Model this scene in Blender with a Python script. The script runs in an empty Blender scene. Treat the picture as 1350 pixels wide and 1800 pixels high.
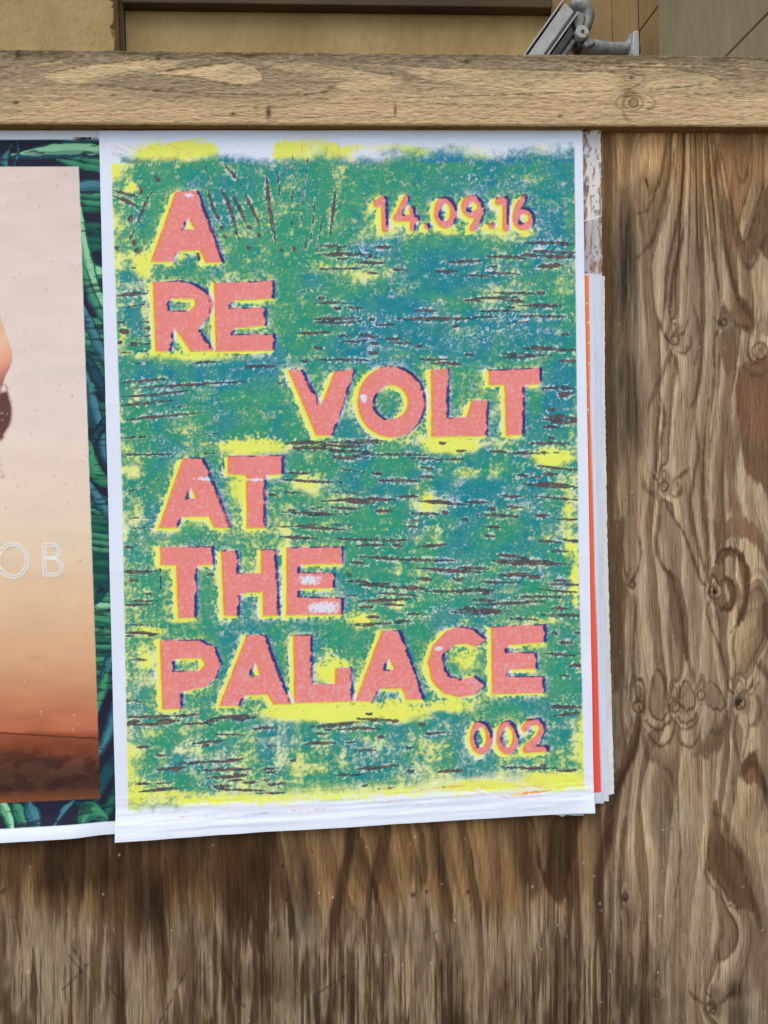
import bpy, bmesh, math, random
import numpy as np
from mathutils import Vector, Matrix

# ------------------------------------------------------------------ camera, sky, sun, exposure
SC = bpy.context.scene
COL = SC.collection
# ==== SURVEY BEGIN (plain numpy: where things stand on the hoarding)
# The wall of the hoarding is the plane Y = 0, X to the right, Z up, the street on the -Y side.
ZT = 2.009                                   # height of the top edge of the big poster
FPX = 1400.0                                 # focal length in photo pixels (photo 1350 x 1800)
YAW, PITCH, ROLL = np.radians(-3.45), np.radians(-0.68), np.radians(1.43)
CAMP = np.array([0.2759, -0.9866, ZT - 0.4589])
def _rot():
    cy, sy, cp, sp, cr, sr = np.cos(YAW), np.sin(YAW), np.cos(PITCH), np.sin(PITCH), np.cos(ROLL), np.sin(ROLL)
    Ry = np.array([[cy, 0, sy], [0, 1, 0], [-sy, 0, cy]])
    Rx = np.array([[1, 0, 0], [0, cp, -sp], [0, sp, cp]])
    Rz = np.array([[cr, -sr, 0], [sr, cr, 0], [0, 0, 1]])
    R = Rz @ Rx @ Ry                          # rows: right, up, forward in (X, Z, Y)
    return R[:, [0, 2, 1]]                    # -> columns X, Y, Z
RC = _rot()
def at(x, y, Y=0.0):
    """the point of the plane at depth Y that the survey photo shows at pixel x, y"""
    d = RC.T @ np.array([(x - 675.0) / FPX, (900.0 - y) / FPX, 1.0])
    k = (Y - CAMP[1]) / d[1]
    return CAMP + k * d
def chart(X, Y, Z):
    """survey coordinates (photo pixels) of points on the wall"""
    P = np.stack([X - CAMP[0], Y - CAMP[1] + 0 * X, Z - CAMP[2]], -1) @ RC.T
    return 675 + FPX * P[..., 0] / P[..., 2], 900 - FPX * P[..., 1] / P[..., 2]
# ==== SURVEY END

cam_d = bpy.data.cameras.new('camera')
cam = bpy.data.objects.new('camera', cam_d)
COL.objects.link(cam)
M = Matrix([list(RC[0]), list(RC[1]), list(-RC[2])]).transposed().to_4x4()
M.translation = Vector(CAMP)
cam.matrix_world = M
cam_d.sensor_fit = 'VERTICAL'
cam_d.sensor_height = 36.0
cam_d.lens = 36.0 * FPX / 1800.0
cam_d.clip_start = 0.02
cam_d.clip_end = 500
SC.camera = cam

SUN_EL, SUN_AZ = 60.0, 205.0                  # overcast: a wide, weak sun high behind the camera
world = bpy.data.worlds.new('World')
SC.world = world
world.use_nodes = True
wn = world.node_tree
sky = wn.nodes.new('ShaderNodeTexSky')
sky.sky_type = 'NISHITA'
sky.sun_disc = False
sky.sun_elevation = math.radians(SUN_EL)
sky.sun_rotation = math.radians(SUN_AZ)
sky.air_density = 1.0
sky.dust_density = 2.0
sky.ozone_density = 1.0
wn.links.new(sky.outputs[0], wn.nodes['Background'].inputs[0])
wn.nodes['Background'].inputs[1].default_value = 0.15
sun_d = bpy.data.lights.new('sun', 'SUN')
sun_d.energy = 1.0
sun_d.angle = math.radians(50)
sun_d.color = (1.0, 0.97, 0.93)
sun = bpy.data.objects.new('sun', sun_d)
COL.objects.link(sun)
_el, _az = math.radians(SUN_EL), math.radians(SUN_AZ)
sdir = Vector((math.sin(_az) * math.cos(_el), math.cos(_az) * math.cos(_el), math.sin(_el)))
sun.rotation_euler = sdir.to_track_quat('Z', 'Y').to_euler()
sun.location = (0, -6, 8)
vs = SC.view_settings
vs.view_transform = 'Standard'
vs.look = 'None'
vs.gamma = 1.0
vs.exposure = 0.58
vs.use_curve_mapping = False

# ==== PAINT BEGIN (plain numpy: what is printed on the posters, how the timber is figured)
def lin(c):
    c = np.asarray(c, float) / 255.0
    return np.where(c <= 0.04045, c / 12.92, ((c + 0.055) / 1.055) ** 2.4)
WHITE = lin((222, 226, 240))
def alb(r, g, b):
    """base colour of an ink or wood that looks r, g, b beside plain white paper"""
    return np.clip(lin((r, g, b)) / WHITE * 0.80, 0.003, 0.86)
_LAT = {}
def vnoise(x, y, sx, sy, seed):
    """smooth value noise, 0..1, features sx by sy"""
    if seed not in _LAT:
        _LAT[seed] = np.random.RandomState(seed).rand(256, 256)
    L = _LAT[seed]
    u, v = x / sx + 37.2, y / sy + 11.7
    i, j = np.floor(u).astype(np.int64), np.floor(v).astype(np.int64)
    fu, fv = u - i, v - j
    fu, fv = fu * fu * (3 - 2 * fu), fv * fv * (3 - 2 * fv)
    i0, i1, j0, j1 = i % 256, (i + 1) % 256, j % 256, (j + 1) % 256
    return (L[j0, i0] * (1 - fu) + L[j0, i1] * fu) * (1 - fv) + (L[j1, i0] * (1 - fu) + L[j1, i1] * fu) * fv
def fbm(x, y, sx, sy, seed, n=4, g=0.5):
    s = a = 0.0
    w = 1.0
    for k in range(n):
        if sx == sy:                             # turn each octave, so that no lattice shows
            c_, s_ = math.cos(0.6 + 1.1 * k + seed), math.sin(0.6 + 1.1 * k + seed)
            s = s + w * vnoise(x * c_ - y * s_, x * s_ + y * c_, sx / 2 ** k, sy / 2 ** k, seed + 17 * k)
        else:
            s = s + w * vnoise(x + 0.21 * k * y * min(1, sx / sy), y + 0.21 * k * x * min(1, sy / sx), sx / 2 ** k, sy / 2 ** k, seed + 17 * k)
        a += w
        w *= g
    return s / a
def sst(a, b, x):
    t = np.clip((x - a) / (b - a + 1e-12), 0, 1)
    return t * t * (3 - 2 * t)
def mix(c, col, m):
    return c * (1 - m[..., None]) + np.asarray(col) * m[..., None]
def spline(pts, n=8):
    """Catmull-Rom through the points"""
    p = np.asarray(pts, float)
    if len(p) < 3:
        return p
    q = np.vstack([2 * p[0] - p[1], p, 2 * p[-1] - p[-2]])
    out = []
    for k in range(1, len(q) - 2):
        for t in np.linspace(0, 1, n, endpoint=False):
            a, b, c, d = q[k - 1], q[k], q[k + 1], q[k + 2]
            out.append(0.5 * (2 * b + (c - a) * t + (2 * a - 5 * b + 4 * c - d) * t * t + (3 * b - a - 3 * c + d) * t ** 3))
    out.append(p[-1])
    return np.array(out)
def seg_dist(x, y, pts, widths=None):
    """distance to a polyline, minus its half width where widths are given per point"""
    best = np.full(x.shape, 1e9)
    for k in range(len(pts) - 1):
        (ax, ay), (bx, by) = pts[k], pts[k + 1]
        dx, dy = bx - ax, by - ay
        t = np.clip(((x - ax) * dx + (y - ay) * dy) / (dx * dx + dy * dy + 1e-9), 0, 1)
        d = np.hypot(x - ax - t * dx, y - ay - t * dy)
        if widths is not None:
            d = d - (widths[k] * (1 - t) + widths[k + 1] * t)
        best = np.minimum(best, d)
    return best
def poly_sdf(x, y, pts):
    """signed distance to a polygon, negative inside"""
    p = np.asarray(pts, float)
    d = seg_dist(x, y, np.vstack([p, p[:1]]))
    ins = np.zeros(x.shape, bool)
    for k in range(len(p)):
        (ax, ay), (bx, by) = p[k], p[(k + 1) % len(p)]
        if ay == by:
            continue
        c = (ay > y) != (by > y)
        ins ^= c & (x < (bx - ax) * (y - ay) / (by - ay) + ax)
    return np.where(ins, -d, d)
class Field:
    """a raster over survey coordinates that shapes are drawn into one by one and that is then read anywhere"""
    def __init__(s, x0, y0, x1, y1, st=1.0, fill=0.0):
        s.x0, s.y0, s.st = x0, y0, st
        s.w, s.h = int((x1 - x0) / st) + 2, int((y1 - y0) / st) + 2
        s.a = np.full((s.h, s.w), float(fill))
    def win(s, x0, y0, x1, y1):
        i0, i1 = max(0, int((x0 - s.x0) / s.st)), min(s.w, int((x1 - s.x0) / s.st) + 2)
        j0, j1 = max(0, int((y0 - s.y0) / s.st)), min(s.h, int((y1 - s.y0) / s.st) + 2)
        if i1 <= i0 or j1 <= j0:
            return None
        X, Y = np.meshgrid(s.x0 + s.st * np.arange(i0, i1), s.y0 + s.st * np.arange(j0, j1))
        return (slice(j0, j1), slice(i0, i1)), X, Y
    def read(s, x, y):
        u, v = np.clip((x - s.x0) / s.st, 0, s.w - 1.001), np.clip((y - s.y0) / s.st, 0, s.h - 1.001)
        i, j = u.astype(int), v.astype(int)
        fu, fv = u - i, v - j
        a = s.a
        return (a[j, i] * (1 - fu) + a[j, i + 1] * fu) * (1 - fv) + (a[j + 1, i] * (1 - fu) + a[j + 1, i + 1] * fu) * fv
    def stroke(s, pts, w, soft=1.0, val=1.0, taper=None, smooth=True, rough=0.0, seed=5):
        p = spline(pts) if smooth else np.asarray(pts, float)
        n = len(p)
        ww = np.full(n, w / 2.0)
        if taper is not None:
            t = np.linspace(0, 1, n)
            ww = w / 2.0 * np.clip(np.minimum(t, 1 - t) / taper, 0.12, 1) ** 0.6
        m = w / 2 + 3 * soft + 4
        r = s.win(p[:, 0].min() - m, p[:, 1].min() - m, p[:, 0].max() + m, p[:, 1].max() + m)
        if r is None:
            return
        sl, X, Y = r
        d = seg_dist(X, Y, p, ww)
        if rough:
            d = d + rough * (fbm(X, Y, 7, 7, seed, 3) - 0.5) * 2
        s.a[sl] = np.maximum(s.a[sl], val * sst(soft, -soft, d))
    def poly(s, pts, soft=1.0, val=1.0, smooth=False, rough=0.0, seed=6, rs=9.0):
        p = spline(list(pts) + [pts[0]])[:-1] if smooth else np.asarray(pts, float)
        m = 3 * soft + 4
        r = s.win(p[:, 0].min() - m, p[:, 1].min() - m, p[:, 0].max() + m, p[:, 1].max() + m)
        if r is None:
            return
        sl, X, Y = r
        d = poly_sdf(X, Y, p)
        if rough:
            d = d + rough * (fbm(X, Y, rs, rs, seed, 3) - 0.5) * 2
        s.a[sl] = np.maximum(s.a[sl], val * sst(soft, -soft, d))
    def blob(s, cx, cy, rx, ry, val=1.0, pw=1.0):
        r = s.win(cx - 3 * rx, cy - 3 * ry, cx + 3 * rx, cy + 3 * ry)
        if r is None:
            return
        sl, X, Y = r
        s.a[sl] = np.maximum(s.a[sl], val * np.exp(-(((X - cx) / rx) ** 2 + ((Y - cy) / ry) ** 2) ** pw))
def ell(cx, cy, rx, ry, n=36):
    t = np.linspace(0, 2 * np.pi, n, endpoint=False)
    return np.stack([cx + rx * np.cos(t), cy + ry * np.sin(t)], 1)

# ---- lettering of the big poster: (character, outer outline, counters) or strokes, in survey coordinates
BIG = [
 ('A', [(308,337),(350,335),(396,461),(361,462),(351,440),(314,441),(305,460),(265,460)], [[(331,383),(323,403),(341,403)]]),
 ('R', [(268,496),(320,493),(346,499),(367,513),(376,533),(372,551),(358,569),(351,577),(378,616),(335,618),(307,577),(302,618),(273,618)],
       [[(296,531),(299,546),(333,546),(343,536),(340,525),(302,525)]]),
 ('E', [(376,497),(483,493),(483,525),(413,528),(406,535),(408,541),(468,540),(470,572),(413,577),(410,587),(485,587),(485,616),(379,618)], []),
 ('V', [(506,650),(533,649),(565,711),(588,652),(626,649),(586,766),(555,766)], []),
 ('O', ell(689,706,61,63), [ell(688,707,28,30)]),
 ('L', [(757,650),(790,647),(790,734),(820,733),(828,704),(860,704),(858,766),(758,768)], []),
 ('T', [(858,650),(953,646),(952,675),(923,677),(923,764),(889,766),(886,677),(859,677)], []),
 ('A', [(321,805),(360,804),(409,928),(375,928),(367,908),(320,909),(312,928),(278,928)], [[(336,857),(330,876),(343,876)]]),
 ('T', [(400,801),(500,800),(500,833),(468,835),(468,928),(433,928),(432,835),(400,833)], []),
 ('T', [(281,961),(377,960),(377,993),(347,994),(347,1085),(313,1087),(309,994),(282,993)], []),
 ('H', [(388,968),(419,967),(421,1007),(458,1008),(458,965),(487,965),(493,1082),(462,1083),(461,1041),(423,1043),(422,1083),(393,1083)], []),
 ('E', [(503,962),(604,960),(604,991),(528,992),(528,1005),(590,1007),(590,1033),(528,1035),(528,1048),(605,1050),(605,1080),(503,1082)], []),
 ('P', [(281,1125),(356,1124),(381,1138),(390,1163),(382,1191),(360,1208),(322,1215),(322,1246),(285,1247)],
       [[(308,1158),(308,1179),(350,1179),(359,1168),(353,1157)]]),
 ('A', [(433,1116),(469,1115),(513,1238),(480,1238),(470,1221),(431,1222),(422,1241),(385,1241)], [[(449,1165),(440,1188),(456,1187)]]),
 ('L', [(515,1116),(550,1115),(550,1202),(589,1202),(589,1174),(619,1173),(622,1233),(517,1236)], []),
 ('A', [(670,1109),(706,1107),(748,1229),(714,1230),(706,1210),(667,1211),(657,1233),(624,1233)], [[(684,1157),(677,1177),(693,1177)]]),
 ('C', [(857,1122),(837,1105),(811,1100),(783,1109),(761,1133),(751,1164),(759,1198),(778,1218),(807,1226),(837,1220),(856,1203),(837,1187),
        (815,1194),(793,1188),(781,1168),(783,1146),(800,1133),(818,1131),(837,1138)], []),
 ('E', [(863,1101),(961,1097),(961,1129),(896,1134),(891,1139),(894,1146),(944,1146),(946,1176),(896,1177),(891,1188),(958,1188),(959,1218),(864,1220)], []),
]
SMALL = [   # strokes of the date and of the number
 ('1', [([(662,358),(675,350),(677,402)], 13)]), ('4', [([(715,348),(697,383),(733,383)], 12), ([(725,367),(726,401)], 12)]),
 ('.', [([(750,397),(752,397)], 11)]),
 ('0', [(ell(783,373,14,22), 13)]), ('9', [(ell(831,363,14,14), 13), ([(847,368),(841,385),(831,401)], 13)]),
 ('.', [([(863,397),(865,397)], 11)]),
 ('1', [([(876,354),(889,350),(889,401)], 13)]), ('6', [(ell(921,384,14,14), 13), ([(922,347),(910,364),(907,382)], 13)]),
 ('0', [(ell(846,1296,14.5,24), 12)]), ('0', [(ell(892,1296,14.5,24), 12)]),
 ('2', [([(923,1280),(931,1269),(947,1268),(955,1279),(948,1295),(924,1317),(960,1315)], 13)]),
]
def letter_sdf(item, x, y):
    if len(item) == 3:
        d = poly_sdf(x, y, item[1])
        for c in item[2]:
            d = np.maximum(d, -poly_sdf(x, y, c))
        return d
    d = np.full(x.shape, 1e9)
    for pts, w in item[1]:
        p = np.asarray(pts, float)
        if len(p) > 20:
            p = np.vstack([p, p[:1]])
        d = np.minimum(d, seg_dist(x, y, p) - w / 2)
    return d
def letter_box(item):
    p = np.vstack([np.asarray(item[1], float)]) if len(item) == 3 else np.vstack([np.asarray(q, float) for q, w in item[1]])
    k = 0 if len(item) == 3 else 7
    return p[:, 0].min() - k, p[:, 1].min() - k, p[:, 0].max() + k, p[:, 1].max() + k

GOUGES = []      # hand-cut marks: (points, width)
def _c5(*p): return [(180 + a / 3.068, 230 + b / 3.068) for a, b in p]
for q, w in [([(650,175),(700,230),(745,290)],4),([(555,190),(590,300)],3),([(570,320),(600,420),(645,500)],5),([(640,310),(690,420),(735,580)],6),
             ([(700,330),(740,420),(775,500)],5),([(765,330),(810,430),(855,520)],5),([(855,340),(860,390)],5),([(885,235),(900,400),(935,610)],6),
             ([(945,220),(955,350)],5),([(1025,120),(1022,580)],2),([(1110,120),(1070,480)],2),([(1060,310),(1055,410)],3),([(1150,340),(1125,590)],5),
             ([(1190,460),(1155,655)],5),([(1100,570),(1095,640)],5),([(1260,310),(1245,420),(1230,560)],5),([(60,320),(130,340),(195,355)],4),
             ([(55,350),(120,375),(190,410)],5),([(265,330),(215,430),(185,500)],5),([(170,540),(150,580)],6),([(205,250),(240,268)],6),([(290,250),(300,262)],7),
             ([(170,600),(172,606)],8),([(185,645),(190,650)],9),([(75,630),(78,634)],7),([(790,520),(795,524)],6),([(790,628),(796,632)],7),([(660,565),(664,570)],6),
             ([(80,745),(180,740)],3),([(175,805),(245,808)],4),([(80,890),(160,880),(245,875)],5),([(140,950),(245,935)],5),([(80,1035),(125,1035)],4),
             ([(105,1080),(130,1085)],9),([(195,1035),(250,1030)],6),([(200,1070),(255,1065)],6),([(195,1110),(258,1105)],7),([(200,1150),(258,1150)],7),
             ([(85,1198),(155,1195)],3),([(190,1190),(240,1188)],4),([(90,1140),(100,1140)],6),([(160,1150),(175,1150)],6),([(155,470),(150,480)],8),([(205,300),(210,335)],5),
             ([(640,520),(650,530)],5),([(710,540),(740,580)],4),([(1030,630),(1035,640)],5),([(1270,630),(1272,650)],6),([(965,640),(968,642)],6),([(845,560),(847,565)],6),
             ([(400,715),(450,715)],3),([(515,665),(522,690)],5)]:
    GOUGES.append((_c5(*q), w * 1.15))
def _c7(*p): return [(200 + a / 3.0, 620 + b / 3.0) for a, b in p]
for q, w in [([(25,160),(150,148),(310,135)],4),([(75,190),(300,175),(720,150)],4),([(40,232),(200,222),(440,195)],4),([(30,280),(160,265),(320,250)],5),
             ([(40,360),(200,340),(480,315)],4),([(40,450),(220,442)],4),([(295,410),(335,408)],4),([(485,425),(545,425)],4),([(100,55),(205,55)],4),
             ([(400,58),(480,50),(600,45)],3),([(660,78),(760,72),(865,70)],5),([(865,160),(925,155)],5),([(40,540),(120,538),(330,535)],3),([(640,12),(800,10)],2),
             ([(300,290),(400,280)],2),([(900,482),(1010,472),(1120,475)],6),([(1225,488),(1350,488)],6),([(1150,545),(1350,555)],5),([(1120,580),(1180,583)],6),
             ([(1165,610),(1320,630)],5),([(860,730),(1005,742)],6),([(1150,735),(1290,742)],6),([(1095,785),(1230,775),(1350,782)],6),([(985,835),(1085,815)],6),
             ([(1030,860),(1250,848)],7),([(970,912),(1070,905)],7),([(1150,905),(1255,910)],7),([(150,685),(265,662)],3),([(75,730),(165,712)],3),([(80,872),(230,870)],5),
             ([(95,925),(215,922)],4),([(60,1180),(100,1192)],6),([(60,1025),(90,1025)],4),([(245,1140),(248,1250)],3),([(820,920),(930,918)],4),([(820,750),(850,752)],4),
             ([(900,632),(980,630)],3),([(1230,1205),(1300,1205),(1350,1215)],6),([(1240,1170),(1244,1172)],7),([(1235,1282),(1280,1282)],7),([(60,1435),(200,1435)],6),
             ([(480,530),(530,530)],5),([(578,540),(580,610)],4),([(1005,520),(1080,522)],4)]:
    GOUGES.append((_c7(*q), w * 1.05))
_r = random.Random(11)
ROWS = [   # x0, x1, y0, y1, slope, count: where the rest of the dashes lie
 (560,1010,425,640,0.02,62),(500,1016,770,965,0.03,74),(620,1020,965,1095,0.03,46),(228,1020,1252,1320,-0.05,40),(228,1024,1325,1400,-0.06,34),
 (960,1014,640,770,0.03,14),(965,1020,1110,1250,0.05,14),(225,280,1100,1240,0.0,6),(215,270,940,1090,0.0,6),(500,700,565,640,0.0,10),(610,760,1085,1120,0.0,7),
 (930,1008,440,480,0.04,6),(215,500,1000,1100,0,5)]
for x0, x1, y0, y1, sl, n in ROWS:
    for k in range(n):
        L = _r.choice([8, 18, 28, 40, 55, 75, 100])
        cx, cy = _r.uniform(x0, x1), _r.uniform(y0, y1)
        s_ = sl + _r.gauss(0, 0.035)
        a, b = max(x0 - 8, cx - L / 2), min(x1 + 8, cx + L / 2)
        if b - a < 5:
            continue
        GOUGES.append(([(a, cy + s_ * (a - cx)), ((a + b) / 2, cy + _r.uniform(-1.5, 1.5)), (b, cy + s_ * (b - cx))], _r.uniform(3.0, 6.2)))

def build_poster_fields():
    D = Field(150, 200, 1070, 1500, 1.0, 60.0)
    for it in BIG + SMALL:
        x0, y0, x1, y1 = letter_box(it)
        sl, X, Y = D.win(x0 - 60, y0 - 60, x1 + 60, y1 + 60)
        D.a[sl] = np.minimum(D.a[sl], letter_sdf(it, X, Y))
    G = Field(150, 200, 1070, 1500, 1.0)         # gouge cores
    GH = Field(150, 200, 1070, 1500, 1.0)        # their halo
    for k, (p, w) in enumerate(GOUGES):
        p = np.asarray(p, float)
        m = p.mean(0)[None]
        if D.read(p[:, 0], p[:, 1]).min() < 7 and k > 100:
            continue
        G.stroke(p, w * 0.86 + .5, 1.0, 1.0, 0.35 if np.hypot(*(p[-1] - p[0])) > 12 else None, True, 1.5, 40 + k % 9)
        GH.stroke(p, w + 9, 5, 1.0, 0.3, True)
    Yp = Field(150, 200, 1070, 1500, 2.0)        # strong yellow, blue held back
    for cx, cy, rx, ry, v in [(290,262,120,22,1),(480,262,90,20,.9),(620,260,70,22,.9),(200,290,20,40,.8),(790,782,60,18,1),(560,782,50,12,.6),(445,785,75,16,1),(420,850,28,45,.8),
                              (300,930,35,10,.6),(590,1252,150,20,1.1),(585,1180,38,28,1),(560,1245,60,16,1),(700,1250,70,22,1),(395,1240,14,10,.4),(790,1240,60,16,.8),(820,1160,30,24,.9),
                              (640,1090,40,18,.8),(265,1110,40,14,.8),(255,1160,22,50,.6),(250,465,20,30,.9),(310,450,26,8,.8),(255,560,10,50,.5),(330,625,110,12,.8),(970,805,40,20,1),(1000,900,16,90,.6),
                              (1012,1010,9,80,.9),(300,1395,80,14,.6),(420,1408,170,12,.9),(650,1410,170,12,.9),(980,1375,70,22,1),(850,1385,90,16,.9),(700,1395,60,10,.7),
                              (440,1000,26,60,.35),(500,960,14,80,.5),(790,405,30,10,.8),(680,405,20,8,.8),(870,400,30,12,.8),(925,410,20,8,.8),(750,880,20,26,.7),(540,850,40,18,.6),(610,880,30,14,.5),
                              (820,830,40,10,.6),(700,1000,30,18,.4),(640,480,50,22,.5),(860,520,40,30,.4),(560,470,40,18,.5),(230,700,20,60,.45),(240,820,25,40,.45),(235,900,22,40,.5),
                              (230,1000,20,60,.3),(260,1290,30,16,.5),(330,1320,50,10,.4),(470,1260,60,10,.5),(930,700,10,10,.3),(1000,960,12,40,.7),(1005,760,8,40,.5),(760,940,50,20,.4),
                              (900,1000,40,16,.4),(690,1060,60,14,.5),(900,1330,60,14,.4),(960,1090,40,8,.5),(230,330,20,14,.7),(210,360,14,40,.4),(215,590,10,30,.6)]:
        Yp.a = np.maximum(Yp.a, 0) 
        r = Yp.win(cx - 2.2 * rx, cy - 2.2 * ry, cx + 2.2 * rx, cy + 2.2 * ry)
        if r:
            sl, X, Y = r
            Yp.a[sl] = np.maximum(Yp.a[sl], v * np.exp(-((X - cx) / rx) ** 2 - ((Y - cy) / ry) ** 2))
    Bz = Field(150, 200, 1070, 1500, 2.0)        # bluer zones, yellow missing
    for cx, cy, rx, ry, v in [(850,330,150,60,.6),(960,420,60,60,.9),(700,570,120,70,1),(800,480,120,60,.9),(930,590,90,50,.9),(430,650,110,40,.9),(860,870,90,35,.9),(985,680,40,60,1),
                              (690,640,50,20,1),(330,270,60,12,.8),(560,700,20,60,.4),(990,260,40,20,.7),(880,270,60,14,.6),(640,440,60,20,.6),(690,980,60,60,.35),(260,1430,26,12,1),(940,1010,50,20,.5),
                              (820,950,60,20,.4),(500,1300,60,20,.4),(620,1310,60,20,.4),(280,650,60,20,.5),(940,840,60,20,.6),(640,820,30,50,.4),(520,1040,90,12,.3)]:
        r = Bz.win(cx - 2.2 * rx, cy - 2.2 * ry, cx + 2.2 * rx, cy + 2.2 * ry)
        sl, X, Y = r
        Bz.a[sl] = np.maximum(Bz.a[sl], v * np.exp(-((X - cx) / rx) ** 2 - ((Y - cy) / ry) ** 2))
    return D, G, GH, Yp, Bz

def paint_poster(x, y):
    """colours of the three-colour lino print at survey coordinates"""
    D, G, GH, Yp, Bz = build_poster_fields()
    jx = 1.6 * (fbm(x, y, 9, 9, 61, 3) - 0.5)
    jy = 1.6 * (fbm(x, y, 9, 9, 62, 3) - 0.5)
    small = (y < 415) & (x > 640) | (y > 1255)
    # block edges of the printed area, ragged
    lft = np.interp(y, [245, 817, 1435], [194, 213, 225.5])
    rgt = np.interp(y, [254, 998, 1381], [1010, 1018, 1028])
    area = sst(-0.5, 1.5, x - lft) * sst(-0.5, 1.5, rgt - x)
    fine = fbm(x, y, 4.2, 4.2, 71, 2)
    mid = fbm(x, y, 15, 11, 72, 3)
    coarse = fbm(x, y, 70, 50, 73, 3)
    rub = fbm(x, y, 5, 34, 74, 2) * 0.5 + fbm(x, y, 34, 5, 75, 2) * 0.5
    tex = 0.42 * fine + 0.28 * mid + 0.30 * rub
    d = D.read(x + jx, y + jy)
    dC = D.read(x + jx + np.where(small, 6, 6.5), y + jy - np.where(small, 5, 3.0))      # blue plate, printed to the left
    dY = D.read(x + jx - 4.5, y + jy + 0.8)
    yz = Yp.read(x + 14 * (mid - 0.5), y + 14 * (fine - 0.5))
    bz = 0.84 * Bz.read(x, y)
    edge_y = 0.42 * np.exp(-np.clip(x - lft, 0, 999) / 34) + 0.40 * np.exp(-np.clip(rgt - x, 0, 999) / 16) * sst(560, 800, y) + 0.34 * sst(1250, 1420, y + 0.05 * x) + 0.22 * sst(330, 270, y) * sst(640, 420, x)
    yz = np.maximum(yz, edge_y * (0.5 + 1.0 * coarse))
    # blue/green plate
    top = sst(-14, 16, y - (271 + 34 * (fbm(x, y, 42, 60, 76, 3) - 0.5) - 6 * sst(500, 900, x)) + 42 * (tex - 0.5))
    bot = sst(-10, 14, (1432 - 0.052 * (x - 228) - 16 * sst(300, 420, x) - 6 * sst(600, 900, x)) - y + 40 * (tex - 0.5) - 8)
    patch = fbm(x, y, 34, 24, 79, 3)                     # where the roller left less blue
    patch2 = fbm(x, y, 13, 16, 80, 3)
    grain = 0.6 * fine + 0.4 * rub
    nz = np.clip((0.7 * fine + 0.3 * fbm(x, y, 2.6, 2.6, 85, 2) - 0.5) * 1.9 + 0.5, 0, 1)          # grain of the roller
    blocky = 0.5 * fbm(x, y, 11, 46, 86, 3) + 0.5 * fbm(x, y, 46, 11, 87, 3)
    pv = 0.46 * patch + 0.20 * patch2 + 0.34 * blocky + 0.42 * (coarse - .5) - 0.05 * bz
    thin = sst(0.40, 0.64, pv)
    ylw = sst(0.04, 1.05, yz + 0.42 * (blocky - .5) + 0.36 * (patch2 - .5) + 0.34 * (patch - .5) + 0.20 * (grain - .5) + 0.01)
    drag = fbm(x, y, 90, 7, 88, 3) * 0.55 + fbm(x, y, 6, 70, 89, 3) * 0.45           # how the roller was pulled
    thin = sst(0.44, 0.70, 0.62 * pv + 0.38 * drag)
    cov = 1.14 - 0.46 * thin - 1.40 * ylw
    C = 0.62 * sst(-0.42, 0.42, cov - nz) + 0.38 * np.clip(cov, 0, 1)
    C = np.clip(C + 0.10 * (drag - .5), 0, 1)
    C *= 0.94 + 0.10 * mid
    C = np.clip(C, 0, 1)
    C *= top * bot * area
    C *= sst(-0.5, 1.3, dC - 1.4 * (fine - 0.3) - 3.2 * np.clip(mid - 0.46, 0, 1) * 4)
    halo = np.exp(-np.clip(dC, 0, 99) / (3.0 + 5.0 * coarse))
    C *= 1 - np.clip(1.5 * halo * sst(0.35, 0.65, fine + 0.3 * (mid - 0.5)), 0, 1) * sst(-0.6, 0.8, d)
    gh = GH.read(x, y)
    # white crumbs beside the gouges and where the paper was missed
    vein = np.abs(fbm(x, y, 6.0, 6.0, 81, 2) - 0.5) + 0.34 * (fine - .5)
    where = sst(0.54, 0.78, fbm(x, y, 60, 24, 82, 3) + 0.22 * gh - 0.03) * 0.75
    crumbs = sst(0.05, 0.0, vein) * where + 0.35 * sst(0.84, 0.92, fbm(x, y, 4.0, 4.0, 84, 1) + 0.06 * gh)
    crumbs = np.maximum(crumbs, 0.75 * sst(0.25, 0.6, gh) * sst(0.57, 0.70, fine + 0.1 * (coarse - .5)))
    C *= 1 - np.clip(0.85 * crumbs, 0, 1) * sst(-0.6, 0.8, d)
    # yellow plate
    Ytop = sst(-4, 6, y - 246 + 16 * (fbm(x, y, 30, 8, 77, 2) - 0.5)) 
    pale = fbm(x, y, 50, 14, 78, 3) - .5
    ytx = np.interp(x, [190, 225, 250, 330, 370, 395, 470, 490, 565, 600, 650, 720, 780, 840, 900, 960, 1010], [.15, .5, .75, .9, .8, .15, .1, .9, .95, .5, .35, .6, .3, .55, .2, .7, .3])
    Ytop *= np.where(y < 290, np.maximum(sst(0.30, 0.62, ytx + 0.6 * pale + 0.5 * (grain - .5) - 0.35 * sst(262, 246, y)), sst(284, 290, y)), 1)
    Ybot = sst(-6, 8, 1422 - 0.045 * (x - 228) - y + 40 * (tex - 0.5))
    Yw = np.clip(0.88 - 0.10 * thin - 0.66 * sst(0.10, 0.75, bz + 0.5 * (mid - .5)) - 0.50 * sst(0.42, 0.70, fbm(x, y, 50, 60, 83, 3)) * (1 - 0.7 * thin), 0.10, 1)
    Yw = Yw * (0.80 + 0.3 * fine) * (1 - 0.75 * np.clip(crumbs, 0, 1) * sst(0.6, 0.4, thin))
    Yw = np.clip(np.maximum(Yw, np.clip(yz * 1.7, 0, 1) * (0.9 + 0.1 * fine)), 0, 1)
    Yl = sst(-1.0, 0.6, dY)
    Yin = sst(1.2, -0.4, d) * Yl * (0.75 + 0.25 * fine)
    left = sst(-0.6, 0.8, d) * np.exp(-np.clip(d, 0, 99) / 5)
    Yk = np.maximum(Yw, np.where(dC < 2.5, sst(2.5, -1, d - 5) * sst(-0.5, 0.8, d) * (D.read(x + 6, y - 1) < d), 0)) * Ytop * Ybot * area * Yl
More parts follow.
